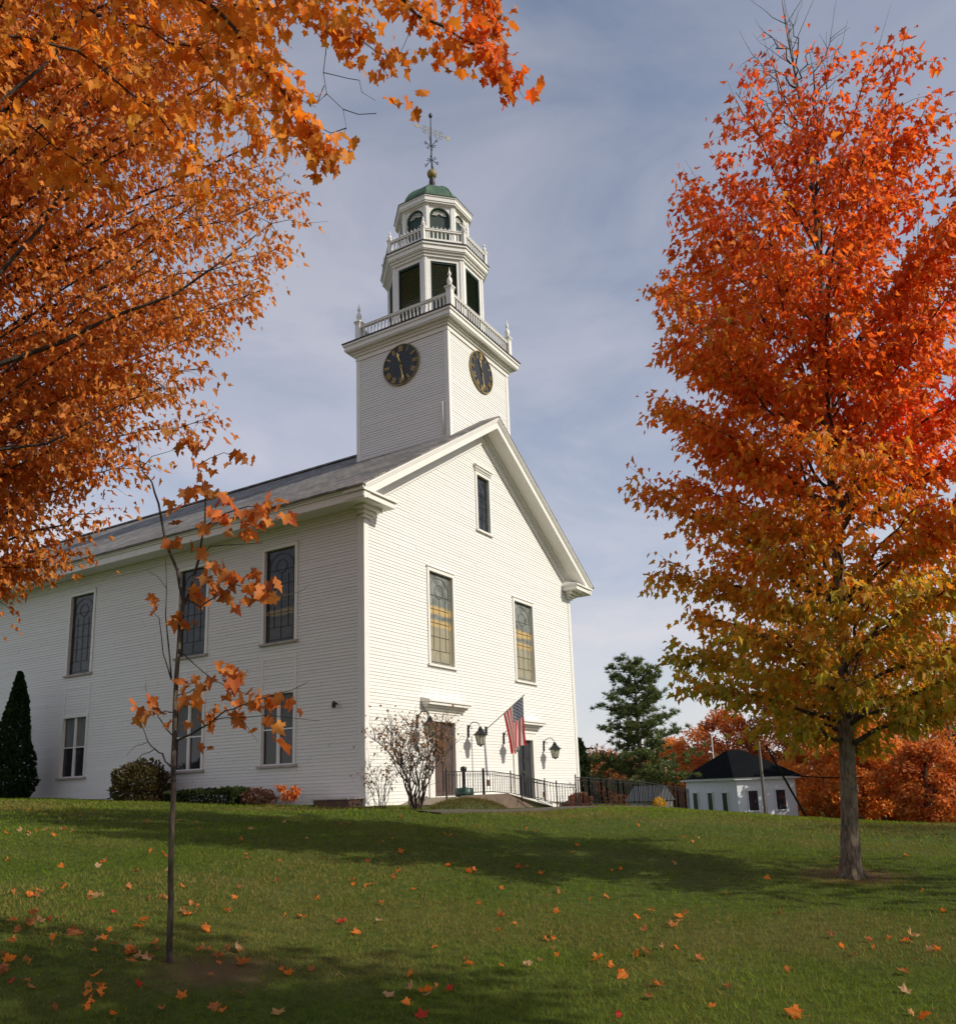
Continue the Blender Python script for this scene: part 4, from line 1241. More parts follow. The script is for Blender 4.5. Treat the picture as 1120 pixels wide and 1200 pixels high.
def finial(mb, c, z, h, r):
    prof = [(r*.55, 0), (r*.55, .02*h), (r*.35, .05*h), (r*.35, .10*h), (r*.75, .16*h), (r*.95, .28*h), (r*.8, .40*h), (r*.35, .50*h), (r*.25, .56*h), (r*.55, .60*h), (r*.6, .66*h), (r*.4, .74*h), (r*.15, .86*h), (.004, h)]
    mb.lathe((c[0], c[1], z), prof, 12)
def balustrade(pts, z0, zr, post, pw, gap, name='balustrade', closed=True, picket=False, fin_h=.75, fin_r=.10):
    mb = MB(); n = len(pts)
    for i in range(n if closed else n-1):
        p, q = np.array(pts[i], float), np.array(pts[(i+1) % n], float)
        L_ = np.linalg.norm(q-p); d = (q-p)/L_
        a, b_ = p+d*pw/2, q-d*pw/2
        for z, w, h in ((z0+.13, .07, .07), (zr-.03, .10, .06)): mb.bar((*a, z), (*b_, z), w, h)
        mb.bar((*a, zr+.012), (*b_, zr+.012), .13, .025)
        k = max(2, int((L_-pw)/gap))
        for j in range(1, k):
            c = a+(b_-a)*j/k
            mb.bar((*c, z0+.16), (*c, zr-.05), .042)
            if picket: mb.lathe((c[0], c[1], zr+.02), [(.02, 0), (.026, .03), (.018, .07), (.003, .14)], 6)
    bal = mb.build(name, M['trim'], CH)
    for p in pts:
        pb = MB()
        pb.box(p[0]-pw/2, p[0]+pw/2, p[1]-pw/2, p[1]+pw/2, z0, post)
        pb.box(p[0]-pw*.7, p[0]+pw*.7, p[1]-pw*.7, p[1]+pw*.7, post, post+.05)
        pb.box(p[0]-pw*.58, p[0]+pw*.58, p[1]-pw*.58, p[1]+pw*.58, post-.07, post-.03)
        pb.build('post', M['trim'], bal)
        fb = MB(); finial(fb, p, post+.05, fin_h, fin_r); fb.build('finial', M['trim'], bal, smooth=True)
    return bal
r_ = 2.06
balustrade([(4.60, -.08), (8.62, -.08), (8.62, 3.86), (4.60, 3.86)], 16.666, 17.40, 17.57, .20, .155)

OC = np.array([6.64, 1.87])
def octp(R_, k): t = rad(22.5+45*k); return OC+R_*np.array([math.cos(t), math.sin(t)])
def octring(mb, R_, z0, z1):
    P = [(*octp(R_, k), z0) for k in range(8)]
    mb.prism(P, (0, 0, z1-z0))
def octface(k, R_):
    a, b_ = octp(R_, k), octp(R_, k+1)
    L_ = np.linalg.norm(b_-a); d = (b_-a)/L_; m = (a+b_)/2; nn = unit(m-OC)
    return m, d, nn, L_
# belfry stage
R1 = 1.80
mb = MB(); octring(mb, R1-.13, 16.66, 19.66)
core = mb.build('belfry_wall', M['white'], CH)
mb = MB(); lou = []
for k in range(8):
    m_, d, nn, L_ = octface(k, R1)
    D3, N3 = np.array([*d, 0]), np.array([*nn, 0])
    def bx(s0, s1, z0, z1, o0, o1, mb=mb):
        c = np.array([*m_, 0])+D3*(s0+s1)/2+N3*(o0+o1)/2+Z3*(z0+z1)/2
        mb.obox(c, D3, N3, Z3, (s1-s0)/2, (o1-o0)/2, (z1-z0)/2)
    h = L_/2; ow = .475
    bx(-h, -ow, 16.67, 19.50, -.13, 0); bx(ow, h, 16.67, 19.50, -.13, 0)
    bx(-ow, ow, 19.36, 19.50, -.13, -.002); bx(-ow, ow, 16.67, 17.05, -.13, -.002)
    bx(-h, -h+.09, 16.67, 19.50, 0.001, .03); bx(h-.09, h, 16.67, 19.50, 0.001, .03)
    lb = MB()
    for zz in np.arange(17.10, 19.34, .085):
        c = np.array([*m_, 0])-N3*.075+Z3*(zz+.02)
        ay = unit(N3*.7-Z3*.7); az_ = np.cross(D3, ay)
        lb.obox(c, D3, ay, az_, ow-.04, .048, .008)
    for s0, s1, z0, z1 in ((-ow, -ow+.04, 17.05, 19.36), (ow-.04, ow, 17.05, 19.36), (-ow+.04, ow-.04, 19.30, 19.36), (-ow+.04, ow-.04, 17.05, 17.09)):
        bx(s0, s1, z0, z1, -.12, -.035, lb)
    bx(-ow+.04, ow-.04, 17.09, 19.30, -.135, -.122, lb)
    lou.append(lb)
mb.build('pilasters', M['white'], core)
for lb in lou: lb.build('louvre', M['green_louvre'], core)
mb = MB(); octring(mb, R1+.07, 19.50, 19.60); octring(mb, R1+.13, 19.60, 19.68); octring(mb, R1+.19, 19.68, 19.72); octring(mb, R1+.22, 19.72, 19.88); octring(mb, R1+.27, 19.88, 19.96)
mb.build('belfry_cornice', M['trim'], CH)
mb = MB(); octring(mb, R1+.30, 19.962, 19.995); mb.build('belfry_deck', M['edge'], CH)
balustrade([tuple(octp(1.93, k)) for k in range(8)], 19.996, 20.52, 20.58, .13, .135, picket=True, fin_h=.40, fin_r=.075)
# lantern stage with arched openings
R2 = 1.34
mb = MB(); octring(mb, R2-.14, 20.0, 21.98)
core = mb.build('lantern_wall', M['green_louvre'], CH)
fmb, fan, ged = MB(), [], []
for k in range(8):
    m_, d, nn, L_ = octface(k, R2)
    D3, N3 = np.array([*d, 0]), np.array([*nn, 0]); B3 = np.array([*m_, 0])
    h = L_/2; ow = .385; za = 21.52
    def P(s, z, o): return B3+D3*s+Z3*z+N3*o
    fmb.obox(B3-D3*(h+ow)/2+Z3*(20.0+22.0)/2-N3*.06, D3, N3, Z3, (h-ow)/2, .06, 1.0)
    fmb.obox(B3+D3*(h+ow)/2+Z3*(20.0+22.0)/2-N3*.06, D3, N3, Z3, (h-ow)/2, .06, 1.0)
    ts = np.linspace(0, math.pi, 17)
    outer = []; inner = []
    for t in ts:
        c, s = math.cos(t), math.sin(t)
        inner.append((ow*c, za+ow*s*1.02))
        outer.append((ow*c if abs(c) > .999 else ow*max(-1, min(1, c*1.5)), 22.0))
    for i in range(16):
        a0, a1, b0, b1 = inner[i], inner[i+1], outer[i], outer[i+1]
        fmb.prism([P(a0[0], a0[1], -.12), P(b0[0], b0[1], -.12), P(b1[0], b1[1], -.12), P(a1[0], a1[1], -.12)], N3*.117)
    for s_ in (-h+.05, h-.05): fmb.obox(B3+D3*s_+Z3*(20.0+21.95)/2+N3*.016, D3, N3, Z3, .05, .016, .975)
    # green arch lining and white sunburst
    gedge = MB(); ged.append(gedge)
    for i in range(16):
        p, q = inner[i], inner[i+1]
        gedge.bar(P(p[0]*.96, za+(p[1]-za)*.96, -.07), P(q[0]*.96, za+(q[1]-za)*.96, -.07), .03, .03)
    fb = MB()
    for i in range(11):
        t = math.pi*(i+.5)/11
        c, s = math.cos(t), math.sin(t)
        fb.prism([P(.09*c-.004*s, za+.11+.08*s+.004*c, -.105), P(.27*c-.013*s, za+.09+.24*s+.013*c, -.105), P(.27*c+.013*s, za+.09+.24*s-.013*c, -.105), P(.09*c+.004*s, za+.11+.08*s-.004*c, -.105)], N3*.02)
    for i in range(8):
        t0, t1 = math.pi*i/8, math.pi*(i+1)/8
        fb.bar(P(.085*math.cos(t0), za+.11+.075*math.sin(t0), -.095), P(.085*math.cos(t1), za+.11+.075*math.sin(t1), -.095), .014)
    fan.append(fb)
fmb.build('arcade', M['white'], core)
for gedge in ged: gedge.build('arch_lining', M['green_edge'], core)
for fb in fan: fb.build('sunburst', M['trim'], core)
mb = MB(); octring(mb, R2+.05, 21.95, 22.0); octring(mb, R2+.13, 22.0, 22.06); octring(mb, R2+.16, 22.06, 22.22); octring(mb, R2+.19, 22.22, 22.26)
mb.build('lantern_cornice', M['trim'], CH)
mb = MB(); octring(mb, R2+.21, 22.262, 22.29); mb.build('lantern_roof_edge', M['edge'], CH)
mb = MB()
prof = [(1.30, 22.29), (1.27, 22.48), (1.20, 22.70), (1.07, 22.93), (.89, 23.14), (.66, 23.34), (.42, 23.49), (.20, 23.59), (.10, 23.66)]
mb.lathe((*OC, 0), prof, 8, rad(22.5))
dome = mb.build('dome', M['copper'], CH)
mb = MB()
for k in range(8):
    t = rad(22.5+45*k)
    mb.tube([(OC[0]+(r+.005)*math.cos(t), OC[1]+(r+.005)*math.sin(t), z) for r, z in prof], .016, 5)
mb.build('rib', M['copper'], dome)
mb = MB(); mb.lathe((*OC, 0), [(.13, 23.58), (.08, 23.74), (.12, 23.90), (.10, 24.14)], 12); mb.build('dome_cap', M['black'], CH)
mb = MB(); mb.lathe((*OC, 24.32), [(.19*math.sin(t)+.001, -.19*math.cos(t)) for t in np.linspace(0, math.pi, 13)], 20)
mb.build('gilded_ball', M['agedgold'], CH, smooth=True)
# weathervane
mb = MB(); mb.tube([(*OC, 24.5), (*OC, 26.95)], [.028, .018], 8)
vane = mb.build('weathervane', M['black'], CH)
mb = MB(); mb.lathe((*OC, 26.98), [(.002, -.13), (.06, -.06), (.08, 0), (.05, .07), (.001, .15)], 10); mb.build('spike', M['black'], vane, smooth=True)
mb = MB()
for a in range(4):
    t = rad(20+90*a); e1 = np.array([math.cos(t), math.sin(t), 0])
    C0 = np.array([*OC, 0])
    for zc, sg in ((25.55, 1), (25.0, -1)):
        pts = [C0+e1*(.02+.24*(k/12.)**1.2)+Z3*(zc+sg*(.30*(k/12.))) for k in range(13)]
        mb.tube(pts, .014, 5)
        c = C0+e1*.24+Z3*(zc+sg*.22)
        mb.tube([c+e1*.08*math.cos(q)*(1-q/9)+Z3*.08*math.sin(q)*(1-q/9)*sg for q in np.linspace(1.2, 6.8, 14)], .012, 5)
        c = C0+e1*.13+Z3*(zc-sg*.02)
        mb.tube([c+e1*.07*math.cos(q)*(1-q/9)+Z3*.07*math.sin(q)*(1-q/9)*sg for q in np.linspace(0.4, 5.8, 12)], .012, 5)
mb.build('scrollwork', M['black'], vane)
ad_ = unit(np.array([.515*1.0+.86*.6, -.857+.5*.6, 0])); e1 = ad_
C0 = np.array([*OC, 26.25])
mb = MB(); mb.bar(C0-e1*.75, C0+e1*.85, .016)
e2 = np.cross(Z3, e1)
def flat(pl, mb=mb): mb.prism([C0+e1*a+Z3*b-e2*.008 for a, b in pl], e2*.016)
flat([(-.75, 0), (-.62, .06), (-.54, .02), (-.54, -.02), (-.62, -.06)])
flat([(.85, .0), (.80, .08), (.68, .07), (.70, .02), (.62, 0), (.70, -.02), (.68, -.07), (.80, -.08)])
for a in (-.28, -.05, .2, .42):
    c = C0+e1*a
    for sg in (1, -1): mb.tube([c+e1*.10*math.cos(q)*(1-q/9)+Z3*sg*(.10+.08*math.sin(q)*(1-q/9)) for q in np.linspace(0, 6, 14)], .010, 5)
mb.build('arrow', M['agedgold'], vane)

# small lamp on the side wall
p = on_x(392, 825, -.1)
mb = MB(); mb.tube([(0, p[1], p[2]+.02), (-.10, p[1], p[2]+.02)], .03, 8); mb.lathe((-.13, p[1], p[2]), [(.05, -.10), (.055, .0), (.03, .07), (.01, .08)], 10)
tag(mb.build('floodlight', M['black'], origin=(0, p[1], p[2])), 'small dark floodlight fixed to the church side wall near the corner', 'wall lamp')

# cellar bulkhead by the corner
a, b_ = on_x(371, 940, -.5), on_x(411, 940, -.5)
ya, yb = sorted((a[1], b_[1])); zg = gz(-.5, (ya+yb)/2)
bh = empty('cellar_hatch', (-.4, (ya+yb)/2, zg), 'low brown cellar hatch against the church side wall', 'hatch')
mb = MB(); mb.box(-.62, -.045, ya, yb, zg-.2, zg+.17); mb.build('frame', M['wood'], bh)
mb = MB(); mb.box(-.66, -.040, ya-.04, yb+.04, zg+.171, zg+.20); mb.build('lid', M['sill'], bh)

# ================================================================ landing, ramp, steps
ld = empty('entrance_landing', (5.0, -.8, gz(5, -.8)), 'raised concrete landing and ramp along the church front', 'landing')
V0 = -1.55
mb = MB()
prof = [(1.35, .50), (2.1, .665), (4.75, .665), (6.6, .42), (7.4, .34), (9.9, .33), (10.4, .18)]
bot = [(10.4, -.6), (1.35, -.4)]
mb.prism([(u, V0, z) for u, z in prof+bot], (0, -V0-.04, 0))
mb.build('slab', M['concrete'], ld)
mb = MB()
prof2 = [(1.3, .45), (2.1, .70), (4.3, .70), (5.7, .34), (5.7, -.4), (1.3, -.4)]
mb.prism([(u, V0-.16, z) for u, z in prof2], (0, .157, 0))
mb.build('retaining_wall', M['brownwall'], ld)
mb = MB(); mb.prism([(4.32, V0-.17, .705), (4.5, V0-.17, .705), (7.6, V0-.17, .29), (7.6, V0-.17, .17)], (0, .19, 0)); mb.build('kerb', M['trim'], ld)
stp = empty('entrance_steps', (8.6, -1.9, gz(8.6, -2)), 'short flight of tan concrete steps below the right church door', 'steps')
for k in range(3):
    mb = MB(); mb.box(6.7+.14*k, 9.6-.1*k, V0-.02-.32*(3-k), V0-.02-.32*(2-k)-.003, -.5, .02+.10*k); mb.build('step', M['concrete'], stp)
pth = MB()
def strip(pts, w, z, th=.05):
    for (x0, y0), (x1, y1) in zip(pts[:-1], pts[1:]): pass
N_ = 60
vs = []
for i in range(N_+1):
    u = -1.2+22*i/N_
    for v in (-3.15, -2.45): vs.append((u, v, gz(u, v)+.035))
for i in range(N_+1):
    u = -1.2+22*i/N_
    for v in (-3.15, -2.45): vs.append((u, v, gz(u, v)-.1))
q = 2*(N_+1)
pth.add(vs, [(2*i, 2*i+2, 2*i+3, 2*i+1) for i in range(N_)]+[(2*i, q+2*i, q+2*i+2, 2*i+2) for i in range(N_)]+[(2*i+1, 2*i+3, q+2*i+3, q+2*i+1) for i in range(N_)])
tag(pth.build('path', M['path']), 'narrow stone path along the front of the church', 'path', kind='structure')
# grassy mound left of landing
mb = MB(); cx_, cy_ = 1.9, -1.95
nm = 24
vs = []
for i in range(7):
    for k in range(nm):
        t = 2*math.pi*k/nm; r = 1-i/6
        rx, ry = 1.7*r, .62*r
        x_, y_ = cx_+rx*math.cos(t), cy_+ry*math.sin(t)
        vs.append((x_, y_, gz(x_, y_)-.03+.28*(1-r*r)**.8+random.uniform(-.01, .01)))
mb.add(vs, [(i*nm+k, i*nm+(k+1) % nm, (i+1)*nm+(k+1) % nm, (i+1)*nm+k) for i in range(6) for k in range(nm)])
gb_ = mb.build('grassy_bank', paint('bank_turf', (0.055, 0.075, 0.018), .95, .4, 9, bump=.5), smooth=True)
tag(gb_, 'small grassy bank at the left end of the landing', 'bank', kind='structure')
n_ = 5000
th_ = RNG.uniform(0, 6.283, n_); q_ = np.sqrt(RNG.random(n_))
bx_, by_ = cx_+1.7*q_*np.cos(th_), cy_+.62*q_*np.sin(th_)
P_ = np.stack([bx_, by_, ground(bx_, by_)-.04+.28*(1-q_*q_)**.8], 1)
leafmesh('tussocks', P_, RNG.uniform(.05, .12, n_), RNG.normal(0, .45, (n_, 3))+Z3, RNG.normal(0, 1, (n_, 3)), palette(P_, [(0.05, 0.085, 0.015), (0.13, 0.12, 0.035), (0.17, 0.10, 0.04)], RNG.uniform(0, 2, n_), 2), T_NEE, gb_, M['grass'])

def railing(name, label, pts, hh, posts, spacing=.13, base=None, group=None, r=.007, cat='railing'):
    """pts: (u, v, z of foot) polyline"""
    o = empty(name, pts[0], label, cat, group)
    mb = MB(); L_ = 0
    for i in range(len(pts)-1):
        p, q = np.array(pts[i], float), np.array(pts[i+1], float)
        mb.bar(p+Z3*hh, q+Z3*hh, .045, .022); mb.bar(p+Z3*.10, q+Z3*.10, .022, .02); mb.bar(p+Z3*(hh-.09), q+Z3*(hh-.09), .02, .016)
    mb.build('rails', M['black'], o)
    bb = MB()
    for i in range(len(pts)-1):
        p, q = np.array(pts[i], float), np.array(pts[i+1], float)
        n = max(1, int(np.linalg.norm(q-p)/spacing))
        for k in range(n+1):
            c = p+(q-p)*k/n; bb.bar(c+Z3*.10, c+Z3*(hh-.02), 2*r)
    bb.build('balusters', M['black'], o)
    for i in posts:
        p = np.array(pts[i], float); pb = MB(); pb.bar(p-Z3*.05, p+Z3*(hh+.05), .032); pb.lathe((p[0], p[1], p[2]+hh+.05), [(.010, 0), (.022, .015), (.022, .035), (.004, .05)], 8)
        pb.build('post', M['black'], o)
    return o
vf = -1.48
railing('iron_railing', 'black iron railing along the flat landing outside the left church door', [(1.5, vf, .67), (3.35, vf, .67)], .66, [0, 1])
railing('iron_railing', 'black iron railing sloping down the ramp between the two church doors', [(3.42, vf, .67), (3.9, vf, .67), (4.95, vf, .60), (6.6, vf, .43), (7.15, vf, .37)], .66, [0, 2, 4])
railing('iron_railing', 'short black iron handrail at the foot of the ramp by the right church door', [(4.9, V0-.3, .50), (6.3, V0-.75, .28), (7.25, V0-.95, .22)], .66, [0, 1, 2])
fl = [(x, -2.3, gz(x, -2.3)) for x in np.linspace(7.7, 19.2, 24)]
def yz(x): return gz(x, -2.3)
fr = railing('iron_fence', 'long black iron fence running right from the corner of the church', fl, .92, list(range(0, 24, 3)), .15, r=.014, cat='fence')
# plaques on the railing
for u, z, lab in ((3.58, 1.02, 'small dark metal box fixed to the railing left of the ramp'), (7.0, .62, 'small dark metal box fixed low on the railing by the right door')):
    mb = MB(); mb.box(u-.07, u+.07, vf-.07, vf-.02, z-.09, z+.08).box(u-.05, u+.05, vf-.085, vf-.07, z-.07, z+.06)
    tag(mb.build('ash_box', M['wood'], origin=(u, vf, z)), lab, 'box')
# green tub with black post
tb = empty('ash_urn', (2.88, -1.15, .67), 'dark green tub with a round headed black post standing on the landing', 'tub')
mb = MB(); mb.lathe((2.88, -1.15, .67), [(.20, 0), (.25, .02), (.265, .10), (.25, .12), (.26, .20), (.23, .225), (.06, .24)], 20); mb.build('tub', M['greentub'], tb, smooth=True)
mb = MB(); mb.lathe((2.88, -1.15, .90), [(.07, 0), (.05, .04), (.048, .42), (.08, .45), (.09, .52), (.08, .57), (.02, .59)], 12); mb.build('post', M['black'], tb, smooth=True)
mb = MB(); mb.tube([(3.45, -1.1, .66), (3.45, -1.1, 2.35)], .014, 6)  # slim tube drawing a grey upright line below the lantern
tag(mb.build('thin_upright', M['steel'], origin=(3.45, -1.1, .66)), 'thin grey upright line on the landing below the second wall lantern', 'pole')

# ================================================================ wall lanterns
def wall_lantern(u, zf, label):
    o = empty('wall_lantern', (u, 0, zf), label, 'lantern', 'black wall lanterns beside the church doors')
    mb = MB(); mb.box(u-.05, u+.05, -.03, -.012, zf-.34, zf+.04)
    arc = [(u, -.03, zf-.22), (u, -.05, zf-.05), (u, -.10, zf+.06), (u, -.20, zf+.12), (u, -.32, zf+.11), (u, -.42, zf+.03), (u, -.45, zf-.08)]
    mb.tube(arc, .013, 6)
    c = np.array([u, -.12, zf-.06]); mb.tube([c+np.array([0, math.cos(q)*.06*(1-q/8), math.sin(q)*.06*(1-q/8)]) for q in np.linspace(0, 6, 12)], .009, 5)
    mb.build('bracket', M['black'], o)
    zc = zf-.08; y = -.45
    mb = MB(); mb.lathe((u, y, zc), [(.235, -.215), (.235, -.20), (.17, -.15), (.09, -.075), (.075, -.06), (.08, -.02), (.055, -.015), (.05, .02), (.012, .05)], 8, rad(22.5)); mb.build('hood', M['black'], o)
    mb = MB(); mb.lathe((u, y, zc), [(.10, -.50), (.165, -.222), (.15, -.219)], 8, rad(22.5)); mb.build('glass', M['lampglass'], o)
    mb = MB()
    for k in range(8):
        t = rad(22.5+45*k); e1 = np.array([math.cos(t), math.sin(t), 0])
        mb.bar(np.array([u, y, zc-.50])+e1*.102, np.array([u, y, zc-.21])+e1*.168, .014)
    mb.lathe((u, y, zc), [(.02, -.56), (.06, -.53), (.112, -.515), (.112, -.498), (.08, -.495)], 8, rad(22.5))
    mb.build('cage', M['black'], o)
    return o
wall_lantern(2.31, 2.93, 'black lantern on the church wall left of the left door, half hidden by the bush')
wall_lantern(5.02, 2.76, 'black lantern on the church wall just right of the left door, above the thin upright line')
wall_lantern(7.22, 2.62, 'black lantern on the church wall beside the flag, left of the right door')
wall_lantern(10.12, 2.44, 'black lantern on the church wall right of the right door')

# ================================================================ flag
fg = empty('flag', (6.08, 0, 2.70), 'striped flag on a slanted pole fixed to the church front between the doors', 'flag')
A0 = np.array([6.08, -.02, 2.70]); A1 = np.array([6.12, -1.42, 3.68]); pd = unit(A1-A0)
mb = MB(); mb.tube([A0, A1], .015, 8); mb.lathe(tuple(A1), [(.018, -.02), (.028, .0), (.018, .03), (.002, .04)], 8)
mb.build('pole', M['steel'], fg)
mb = MB(); mb.box(6.03, 6.13, -.05, -.012, 2.58, 2.80); mb.build('socket', M['black'], fg)
ns, nt_ = 40, 50
V_, UV = [], []
for i in range(nt_+1):
    t = i/nt_
    for j in range(ns+1):
        s = j/ns   # 0 at the tip, 1 inward
        h = A1-pd*(.03+.88*s)
        drop = 1.38*t
        # the fly gathers and hangs down
        gather = 1-.24*min(1, t*1.4)
        mid = A1-pd*(.03+.88*.50)
        base = mid+(h-mid)*gather
        base = np.array([base[0], base[1], h[2]*(1-t*.45)+(A1[2]-.33)*(t*.45)])
        fold = .075*t**.6*math.sin(s*9.5+1.2*t)+.03*t*math.sin(s*21+2)
        x_ = base[0]+fold*1.0+.14*t
        V_.append((x_, base[1]+.10*t*math.sin(s*5), base[2]-drop+.05*t*math.sin(s*7)))
        UV.append((s, t))
Fq = [(i*(ns+1)+j, i*(ns+1)+j+1, (i+1)*(ns+1)+j+1, (i+1)*(ns+1)+j) for i in range(nt_) for j in range(ns)]
cols = []
for s, t in UV: cols.append((s, t, 0))
m, n, l, b = newmat('flag_cloth')
at = n.new('ShaderNodeAttribute'); at.attribute_name = 'Col'
sc = n.new('ShaderNodeSeparateColor'); l.new(at.outputs['Color'], sc.inputs[0])
def mth(op, a, b2=None, c=None):
    x_ = n.new('ShaderNodeMath'); x_.operation = op
    for i, v in enumerate((a, b2, c)):
        if v is None: continue
        if isinstance(v, (int, float)): x_.inputs[i].default_value = v
        else: l.new(v, x_.inputs[i])
    return x_.outputs[0]
s_, t_ = sc.outputs[0], sc.outputs[1]
k13 = mth('MULTIPLY', s_, 13.0)
odd = mth('GREATER_THAN', mth('MODULO', k13, 2.0), 1.0)
stripes = n.new('ShaderNodeMixRGB'); l.new(odd, stripes.inputs[0]); stripes.inputs[1].default_value = (.74, .05, .055, 1); stripes.inputs[2].default_value = (.80, .77, .72, 1)
gx = mth('SUBTRACT', mth('FRACT', mth('MULTIPLY', s_, 9*13/7.)), .5); gy = mth('SUBTRACT', mth('FRACT', mth('MULTIPLY', t_, 11/.4)), .5)
dd = mth('SQRT', mth('ADD', mth('MULTIPLY', gx, gx), mth('MULTIPLY', gy, gy)))
par = mth('LESS_THAN', mth('ABSOLUTE', mth('SUBTRACT', mth('MODULO', mth('ADD', mth('FLOOR', mth('MULTIPLY', s_, 9*13/7.)), mth('FLOOR', mth('MULTIPLY', t_, 11/.4))), 2.0), 0.0)), .5)
star = mth('MULTIPLY', mth('LESS_THAN', dd, .34), par)
can = n.new('ShaderNodeMixRGB'); l.new(star, can.inputs[0]); can.inputs[1].default_value = (.17, .19, .27, 1); can.inputs[2].default_value = (.8, .8, .78, 1)
isc = mth('MULTIPLY', mth('LESS_THAN', s_, 7/13.), mth('LESS_THAN', t_, .42))
fin = n.new('ShaderNodeMixRGB'); l.new(isc, fin.inputs[0]); l.new(stripes.outputs[0], fin.inputs[1]); l.new(can.outputs[0], fin.inputs[2])
l.new(fin.outputs[0], b.inputs['Base Color']); b.inputs['Roughness'].default_value = .8
tr = n.new('ShaderNodeBsdfTranslucent'); l.new(fin.outputs[0], tr.inputs[0]); ms = n.new('ShaderNodeMixShader'); ms.inputs[0].default_value = .3
l.new(b.outputs[0], ms.inputs[1]); l.new(tr.outputs[0], ms.inputs[2]); l.new(ms.outputs[0], n['Material Output'].inputs['Surface'])
raw('cloth', V_, Fq, m, fg, cols=np.array(cols), smooth=True)

# ================================================================ plants round the church
def stem_bush(name, label, base, stems, H, R_, leafn, colstops, leafsize, tmpl, cat='shrub', leaf_lo=.4, sub=3, stem_r=.02, group=None, mat=None):
    o = empty(name, base, label, cat, group)
    br = MB(); fo = Foliage(); base = np.array(base, float)
    for k in range(stems):
        a = 2*math.pi*k/stems+random.uniform(-.5, .5); rr = R_*random.uniform(.35, 1.0)
        e0 = base+np.array([math.cos(a)*rr, math.sin(a)*rr, H*random.uniform(.75, 1.0)*(1-.25*(rr/R_)**2)])
        s0 = base+np.array([math.cos(a)*.08, math.sin(a)*.08, -.05])
        md = s0*.5+e0*.5-np.array([math.cos(a), math.sin(a), 0])*rr*.18+Z3*H*.08
        limb = bez(s0, md, e0, 9, .018*H)
        br.tube(limb, [stem_r*(1-.85*i/8) for i in range(9)], 5)
        for j in range(sub*3):
            t = random.uniform(.35, 1); i = min(int(t*8), 7); p = limb[i]
            q = p+unit(np.array([random.gauss(0, 1), random.gauss(0, 1), 1.2]))*H*random.uniform(.12, .3)
            tw = bez(p, (p+q)/2, q, 4, .01*H); br.tube(tw, [stem_r*.35, stem_r*.25, stem_r*.18, .0015], 3, cap=False)
            if t > leaf_lo: fo.spray(tw, leafn, .05*H, leafsize, .2)
    br.build('stems', M['twig'], o)
    if fo.P: fo.mesh('leaves', lambda P: palette(P, colstops, RNG.uniform(0, len(colstops)-1, len(P)), 77), tmpl, o, mat)
    return o
RB = [(0.20, 0.125, 0.07), (0.32, 0.19, 0.10), (0.40, 0.22, 0.11)]
pb_ = on_y(484, 944, -1.9)
stem_bush('shrub', 'tall half bare shrub with brown leaves in front of the left church door', (pb_[0]+.15, -1.9, gz(pb_[0], -1.9)), 20, 2.55, 1.42, 3, RB, .07, T_MAPLE, leaf_lo=.55, sub=6, stem_r=.022)
p2 = on_y(447, 944, -1.1)
stem_bush('shrub', 'small straggly bare shrub at the left corner of the church front', (p2[0], -1.1, gz(p2[0], -1.1)), 13, 1.25, .55, 4, RB, .055, T_MAPLE, leaf_lo=.6, sub=2, stem_r=.010)
p2 = on_y(668, 944, -.9)
stem_bush('shrub', 'wispy bare shrub at the right corner of the church front', (11.5, -.7, gz(11.5, -.7)), 8, 1.15, .5, 1, RB, .05, T_MAPLE, leaf_lo=.8, sub=3, stem_r=.010)

